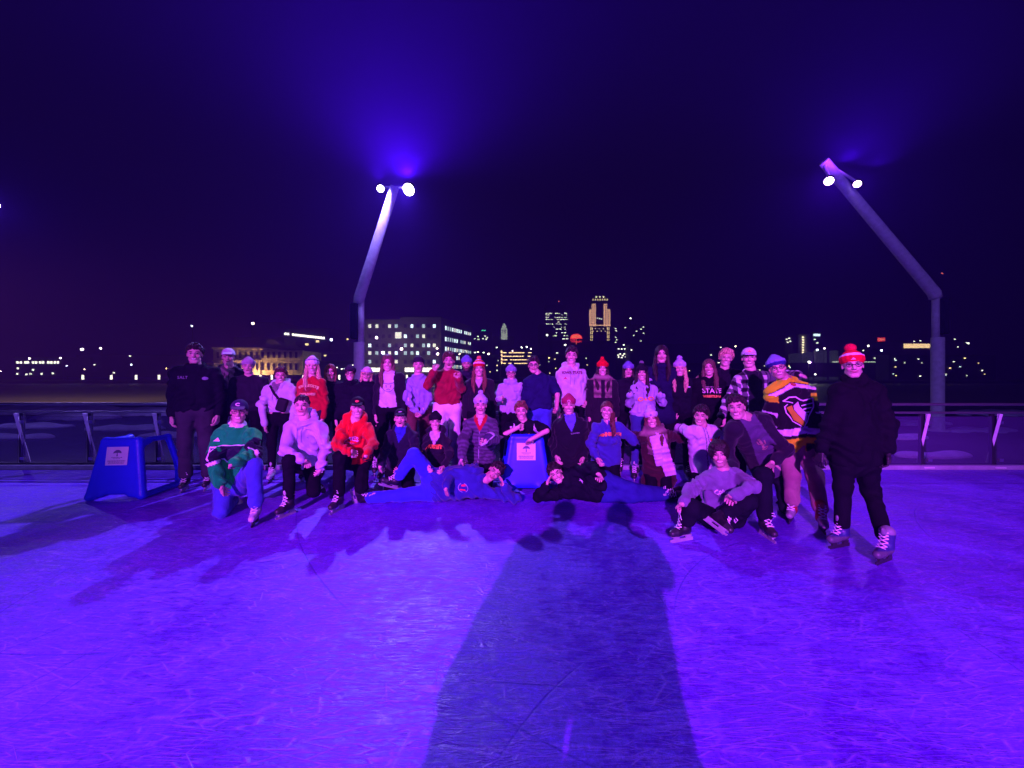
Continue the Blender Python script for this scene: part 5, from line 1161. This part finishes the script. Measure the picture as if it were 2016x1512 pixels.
P('crouching young man in a black zip jacket over a blue shirt and a black cap', 2, 5.0, (622, 690), s=.98, pitch=-8, hair=('short', 'dark'), smile=3, hat=('cap', (.012, .01, .02), (.012, .01, .02), dict(em=([line2d([(-.02, 0), (.02, .006)], .008)], (.8, .8, .85)))), sh=((530, 800), (735, 800)), hip=(620, 1130, .15), el=((490, 970, '-'), (750, 970, '-')), wr=((455, 1090, '-'), (605, 1105, '-')), tip=((470, 1150), (600, 1150)), kn=((530, 1300, -.15), (690, 1300, -.15)), an=((530, 1230, .3), (700, 1230, .3)), skflat=(0, 0), toe=((0, 1, -.5), (0, 1, -.5)),
  top=dict(kind='jacket', col=(.012, .011, .030), collar='coat', cfn=vneck((.03, .04, .4)), hem=.0), legs=(BLK, 'trousers', 1), noskate=(0, 0))
P('crouching woman in a black beanie and a black hoodie with red and gold block letters', 2, 5.15, (912, 715), s=.93, fem=1, hair=('none', 'dark'), smile=2, hat=('beanie', (.012, .01, .016), (.012, .01, .016)), sh=((825, 850), (1010, 850)), hip=(900, 1120, .15), el=((800, 980, '-'), (1030, 990, '-')), wr=((840, 1080, '-'), (980, 1090, '-')), kn=((830, 1300, -.2), (970, 1300, -.2)), an=((830, 1230, .3), (970, 1230, .3)), skflat=(0, 0), toe=((0, 1, -.5), (0, 1, -.5)),
  top=dict(kind='hoodie', col=(.012, .009, .020), collar='hood', hem=.0, bulk=1.0, cfn=vneck((.6, .52, .66)), prints=[T('NUSEIT', .0, -.155, .078, (.85, .22, .06), bold=.006, sx=.95)]), legs=(BLK, 'trousers', 1))
puff_man = P('man in a lavender pompom beanie and quilted violet jacket, holding a pale cap', 3, 5.0, (110, 578), s=1.0, hair=('none', 'dark'), smile=1, hat=('beanie', (.55, .52, .70), (.55, .52, .70), dict(pom=(.5, .47, .66), r=.034, em=([poly2d((-.012, -.012), (.012, -.012), (.012, .012), (-.012, .012))], (.12, .1, .2)))), sh=((5, 720), (215, 705)), hip=(95, 1040, .15), el=((-35, 880, '-'), (235, 860, '-')), wr=((-50, 1030, '-'), (150, 880, '-')), tip=((-48, 1080), (128, 885)), hp=('relax', 'grip'), kn=((30, 1310, -.1), (170, 1310, -.1)), an=((30, 1230, .35), (170, 1230, .35)), skflat=(0, 0), toe=((0, 1, -.5), (0, 1, -.5)),
  top=dict(kind='puffer_jacket', col=(.085, .065, .12), collar='crew', cfn=puff, bulk=1.12, hem=.02, amp=.009), legs=(BLK, 'trousers', 1))
DIG = (.85, .5, .12)
P('red haired man in a black jersey leaning bare forearms on the blue skating aid', 3, 5.35, (445, 628), s=1.02, roll=-4, hair=('short', 'red'), smile=2, bare=1, sh=((345, 745), (585, 735)), hip=(460, 1080, .45), el=((275, 835, '-'), (655, 790, '-')), wr=((425, 760, '-'), (520, 865, '-')), tip=((480, 735), (460, 930)), hp=('fist', 'flat'), palm=((1, 0, -.3), (0, .6, -1)), kn=((400, 1100, .3), (520, 1100, .3)), an=((400, 1250, .75), (520, 1250, .75)), skflat=(0, 0), toe=((0, 1, -.5), (0, 1, -.5)),
  top=dict(kind='hockey_jersey', col=(.008, .008, .012), bulk=1.2, hem=.0, sleeve=.85, prints=[T('21', .03, -.15, .14, DIG, bold=.006), T('55', -.155, .0, .08, (.75, .75, .8), bold=.003), T('88', .165, .0, .08, (.75, .75, .8), bold=.003)]), legs=(BLK, 'trousers', 1))
P('man in a faded red cap and black quarter zip pullover, right of the blue aid', 3, 5.2, (838, 580), s=1.04, hair=('short', 'brown'), smile=2, hat=('beanie', (.38, .03, .10), (.36, .03, .10), dict(em=([ring2d(0, 0, .022, .018, .008)], (.8, .6, .6)))), sh=((745, 720), (950, 720)), hip=(860, 1060, .15), el=((705, 880, '+'), (985, 880, '+')), wr=((735, 1000, .0), (960, 1010, .0)), kn=((790, 1290, -.1), (930, 1290, -.1)), an=((800, 1230, .4), (930, 1230, .4)), skflat=(0, 0), toe=((0, 1, -.5), (0, 1, -.5)),
  top=dict(kind='pullover', col=(.008, .008, .014), collar='coat', cfn=vneck((.12, .13, .55)), bulk=1.2, hem=.02, prints=[T('Columbia', .045, -.16, .03, (.45, .45, .6))]), legs=(BLK, 'trousers', 1))
P('woman with a side ponytail in a blue sweatshirt with arched red and gold lettering', 4, 5.1, (228, 622), s=.95, fem=1, roll=4, hair=('pony', 'auburn'), smile=2, sh=((135, 745), (340, 745)), hip=(225, 1060, .2), el=((95, 900, '-'), (455, 865, '+')), wr=((150, 1020, '-'), (570, 890, '+')), kn=((150, 1310, -.1), (310, 1310, -.1)), an=((170, 1240, .4), (320, 1240, .4)), skflat=(0, 0), toe=((0, 1, -.5), (0, 1, -.5)),
  top=dict(kind='sweatshirt', col=(.045, .045, .30), bulk=1.12, hem=.03, amp=.009, prints=[T('MINNESOTA', .01, -.12, .064, (.85, .30, .08), arc=.45, bold=.004, sx=.9)]), legs=(BLK, 'trousers', 1))
P('woman in a white pompom beanie and brown coat with a very long pale scarf', 4, 5.02, (597, 690), s=.95, fem=1, roll=-10, hair=('long', 'auburn'), smile=2, hat=('beanie', (.62, .55, .72), (.60, .52, .70), dict(pom=(.55, .5, .7), r=.042, em=([poly2d((-.01, -.01), (.01, -.01), (.01, .01), (-.01, .01))], (.1, .08, .2)))), sh=((530, 815), (710, 795)), hip=(650, 1130, .2), el=((450, 830, '+'), (840, 850, '+')), wr=((400, 880, '+'), (930, 870, '+')), kn=((600, 1310, .0), (730, 1310, .0)), an=((620, 1270, .3), (740, 1270, .3)), skflat=(0, 0), toe=((0, 1, -.5), (0, 1, -.5)),
  top=dict(kind='coat', col=(.045, .014, .018), collar='fur', cfn=fur_coat, bulk=1.12, hem=.25, skirt=.12), legs=(BLK, 'trousers', 1), extra=lambda c: scarf(c))
P('dark haired young man in a white baseball jersey with a curly red W', 4, 4.75, (1008, 668), s=.98, yaw=-12, roll=6, hair=('tuft', 'dark'), smile=2, skin='light', sh=((905, 775), (1135, 770)), hip=(1050, 1130, .2), el=((835, 765, '+'), (1240, 890, '+')), wr=((790, 830, '+'), (1230, 1010, '+')), kn=((990, 1340, -.1), (1130, 1340, -.1)), an=((1000, 1270, .35), (1130, 1270, .35)), skflat=(0, 0), toe=((0, 1, -.5), (0, 1, -.5)),
  top=dict(kind='baseball_jersey', col=(.8, .8, .84), cfn=baseball, collar='none', bulk=1.02, hem=.06, amp=.007, prints=[T('W', .10, -.19, .12, (.62, .02, .05), bold=.008), EM([line2d([(-.02, .0), (-.005, -.006), (.02, .008)], .005)], -.09, -.10, (.06, .04, .12))]), legs=(BLK, 'trousers', 1))
def knuck(c): pass
P('kneeling man in a black jacket over a grey cactus t-shirt, spread hand on his knee', 5, 4.02, (535, 512), s=1.03, yaw=-10, roll=-8, hair=('short', 'dark'), smile=2, skin='light', sh=((500, 615), (725, 610)), hip=(760, 900, .35), el=((480, 775, '+'), (850, 775, '+')), wr=((525, 885, '-'), (765, 850, '-')), tip=((555, 940), (705, 920)), hp=('relax', 'spread'), palm=((0, 0, -1), (.0, .8, -1)),
  kn=((700, 930, -.35), (850, 1130, .25)), an=((710, 1165, -.30), (850, 1180, .6)), toe=((-.05, -1, 0), (0, 1, -.6)), skflat=(1, 0),
  top=dict(kind='jacket', col=(.014, .010, .022), cfn=open_coat((.075, .055, .12), .075), bulk=1.12, hem=.04, prints=[('drawing', -.01, -.24, [line2d([(-.005, -.07), (0, -.02), (-.005, .03), (-.015, .08)], .022), line2d([(-.005, -.01), (-.03, .0), (-.035, .045)], .012), line2d([(0, -.03), (.028, -.02), (.032, .025)], .012), ring2d(.01, -.075, .035, .018, .012)], (.30, .17, .16))]), legs=((.008, .008, .014), 'trousers', 1.08), h=.009)
P('seated dark curly haired man in a grey lettered crew sweatshirt, skates stretched forward', 5, 3.85, (428, 800), s=1.0, roll=-6, yaw=-4, hair=('curly', 'dark'), beard=.35, smile=2, skin='light', sh=((350, 925), (555, 915)), hip=(450, 1195, .15), el=((255, 1025, '-'), (635, 1000, '-')), wr=((200, 1110, '-'), (505, 1060, '-')), tip=((185, 1170), (460, 1125)), hp=('relax', 'relax'), palm=((0, 0, -1), (-.3, 0, -1)),
  kn=((260, 1130, -.30), (610, 1090, -.15)), an=((215, 1250, -.22), (440, 1190, -.25)), toe=((-1, -.35, 0), (-.45, -1, -.55)), skflat=(1, 0),
  top=dict(kind='sweatshirt', col=(.17, .15, .26), bulk=1.1, hem=.02, amp=.009, prints=[T('Columbia', -.03, -.165, .062, (.78, .75, .85), bold=.002)]), legs=((.008, .008, .012), 'trousers', 1.15), h=.009)
# the two lying in front
P('man lying on his side in blue sweatshirt and bright blue trousers, one knee up', 3, 4.7, (228, 1128), s=1.0, roll=42, hair=('short', 'dark'), smile=1, skin='light', headup=(1, 0, .25), sh=((75, 1110), (165, 1295)), hip=(-290, 1235, .1), el=((-150, 1150, '-'), (395, 1350, '-')), wr=((-178, 1270, '-'), (300, 1245, '-')), tip=((-178, 1360), (275, 1165)), hp=('flat', 'flat'), palm=((1, .3, 0), (-1, .3, 0)),
  kn=((-440, 985, -.05), (-560, 1322, .05)), an=((-585, 1190, .05), (-850, 1345, .0)), toe=((-1, -.3, -.25), (-1, -.3, .25)), skflat=(0, 0),
  top=dict(kind='sweatshirt', col=(.03, .035, .26), bulk=1.15, hem=.04, amp=.009, prints=[EM([ring2d(0, 0, .062, .062, .006, 20, 160), ring2d(0, 0, .062, .062, .006, 200, 340)], .03, -.24, (.5, .5, .75)), EM([poly2d((-.045, .03), (-.02, .042), (-.02, -.012), (-.04, -.02)), poly2d((.02, .02), (.045, .028), (.03, -.04), (.01, -.05))], .03, -.24, (.85, .05, .10))]), legs=((.03, .05, .65), 'trousers', 1.15), h=.009, sk='black')
P('man lying on his side in a black pullover and blue jeans, head propped up', 3, 4.72, (730, 1140), s=1.0, roll=-28, hair=('short', 'dark'), smile=2, headup=(-1, 0, .25), sh=((800, 1300), (880, 1115)), hip=(1120, 1255, .1), el=((582, 1338, '-'), (1040, 1085, '-')), wr=((660, 1225, '-'), (1085, 1150, '-')), tip=((690, 1160), (1112, 1240)), hp=('flat', 'relax'), palm=((1, .3, 0), (0, .4, -1)),
  kn=((1380, 1335, -.02), (1370, 1270, .0)), an=((1680, 1375, .1), (1660, 1330, .15)), toe=((1, -.3, .2), (1, -.2, .3)), skflat=(0, 0),
  top=dict(kind='pullover', col=(.010, .008, .016), bulk=1.12, hem=.03, collar='coat', amp=.008, prints=[EM([line2d([(-.02, -.02), (.005, .0), (0, .025)], .007), line2d([(.0, -.02), (.02, .02)], .007)], .06, -.14, (.7, .7, .8))]), legs=((.025, .03, .22), 'jeans', 1.1), h=.009)
# the two people taking the photograph: their shadow lies across the ice
P('person in a dark winter coat holding up a phone to take the picture', 0, 1, (0, 0), world_head=(-.02, -.42, 1.66), s=1.0, yaw=180, tyaw=180, hair=('short', 'dark'), hat=('beanie', (.02, .02, .03), (.02, .02, .03)), el=((.25, -.32, 1.28, 'W'), (-.29, -.32, 1.28, 'W')), wr=((.07, -.13, 1.47, 'W'), (-.09, -.13, 1.47, 'W')), hp=('grip', 'grip'), toe=((.1, 1, 0), (-.1, 1, 0)), h=.014, top=dict(kind='coat', col=(.02, .02, .03), collar='coat', bulk=1.2, hem=.3, skirt=.25), legs=(BLK, 'trousers', 1.1))
P('second person in a long dark coat standing beside the photographer and watching', 0, 1, (0, 0), world_head=(-.53, -.50, 1.70), s=1.02, yaw=180, tyaw=180, hair=('short', 'dark'), hat=('beanie', (.02, .02, .03), (.02, .02, .03)), toe=((.1, 1, 0), (-.1, 1, 0)), h=.014, top=dict(kind='coat', col=(.02, .02, .03), collar='coat', bulk=1.3, hem=.3, skirt=.35), legs=(BLK, 'trousers', 1.1))
ph = MB().box((-.01, -.04, 1.545), (.075, .008, .15)).build('phone', BLACKP, bevel=.003); tag(ph, 'black phone held up by the photographer', 'phone')

# ------------------------------------------------------------------ skating aids and the held cap
AIDM = M('blue_moulded_plastic', (.015, .035, .75), .38, var=.06, vs=3, bump=.05, bs=30, spec=.4)
def aid(org, yaw, label, rear=.5):
    root = empty('skating_aid', org, label, 'skating aid', 'blue plastic skating aids'); MX = rot(yaw); o = []
    for t in np.linspace(0, 1, 40):
        z = .045 + .69 * t; w = .30 - .115 * t; y = .09 * t; th = .028
        if t < .07: o += [C((-w, y, z), (-w + .13, y, z + .02), th), C((w, y, z), (w - .13, y, z + .02), th)]
        else: o.append(C((-w, y, z), (w, y, z), th))
    for sx in (-1, 1):
        o += [C((sx * .29, .02, .05), (sx * .19, .10, .73), .038, .034), C((sx * .19, .10, .725), (sx * .24, rear, .72), .036, .034), C((sx * .24, rear, .72), (sx * .29, rear + .12, .3), .036, .04), C((sx * .29, rear + .12, .3), (sx * .31, rear + .10, .045), .04, .04), C((sx * .30, .0, .045), (sx * .31, rear + .1, .045), .04, .04),
              C((sx * .20, .10, .66), (sx * .21, .22, .70), .04, .03)]
    o.append(C((-.18, .10, .735), (.18, .10, .735), .036))
    sdf('body', o, .0095, .035, AIDM, root, None, None, MX, V(*org))
    # paper notice with a round tree drawing
    T = lambda x, z, dy=0: MX @ V(x, -.028 + .09 * ((z - .045) / .69) - .022 - dy, z) + V(*org)
    def quad(x0, x1, z0, z1, dy, mat, name, par):
        me = bpy.data.meshes.new(name); off = rootloc(par); me.from_pydata([tuple(T(x, z, dy) - off) for x, z in ((x0, z0), (x1, z0), (x1, z1), (x0, z1))], [], [(0, 1, 2, 3)]); return link(name, me, mat, par)
    nt = quad(-.125, .125, .44, .665, .0, M('notice_paper', (.72, .70, .74), .5, var=.05), 'notice', root)
    ink = M('notice_ink', (.12, .12, .2), .7, var=.1); g = MB()
    def flat(pts, dy=.002): g.add([T(x, z, dy) for x, z in pts], [tuple(range(len(pts)))])
    flat([(-.05 + 0, .585), (-.035, .61), (-.01, .628), (.02, .628), (.045, .608), (.052, .585), (.02, .592), (-.02, .59)]); flat([(-.006, .55), (.01, .55), (.004, .592), (-.002, .592)])
    rg = random.Random(3)
    for z, w, hh in ((.535, .06, .008), (.52, .04, .005), (.492, .10, .010), (.475, .095, .006), (.461, .09, .006)):
        x = -w
        while x < w: ww = rg.uniform(.006, .02); flat([(x, z - hh / 2), (min(x + ww, w), z - hh / 2), (min(x + ww, w), z + hh / 2), (x, z + hh / 2)]); x += ww + .004
    g.build('lettering', ink, nt)
a0 = W(228, 985, 4.83); aid((a0[0], 4.83, 0), 6, 'blue plastic skating aid with a paper notice, standing alone at the left')
a1 = W(1036, 965, 5.12); aid((a1[0], 5.12, 0), 0, 'blue plastic skating aid with a paper notice, leant on by the red haired man')
def held_cap():
    p = W(920 + 185 / 4.2, 660 + 850 / 4.2, 4.62); root = empty('baseball_cap', p, 'pale cap with a dark front held by the man in the quilted jacket', 'cap')
    o = [E((0, .0, .0), (.075, .085, .07)), ('cut', V(0, 0, -.01), V(0, 0, -1)), BX((0, -.11, -.0), (.055, .05, .006), .005, rot(0, 0, 12))]
    def cf(v): c = np.tile((.6, .58, .66), (len(v), 1)); c[(v[:, 1] < -.01) & (v[:, 2] > .005)] = (.05, .04, .10); return c
    sdf('crown_and_brim', o, .006, .008, M('cap_cloth', rough=.8, vcol=True), root, None, cf, rot(-35, -25, 20), p)
held_cap()

# ------------------------------------------------------------------ night mist that the floodlights glow in
hz = MB().box((0, 300, 148), (3600, 1500, 306)).build('haze', None); tag(hz, kind='stuff')
hm = bpy.data.materials.new('haze'); hm.use_nodes = True; hn = hm.node_tree.nodes; hn.clear()
ho_ = hn.new('ShaderNodeOutputMaterial'); hv = hn.new('ShaderNodeVolumePrincipled'); hv.inputs['Density'].default_value = HAZE; hv.inputs['Color'].default_value = (.22, .06, 1, 1); hv.inputs['Anisotropy'].default_value = .2
hm.node_tree.links.new(hv.outputs[0], ho_.inputs['Volume']); hz.data.materials.append(hm)
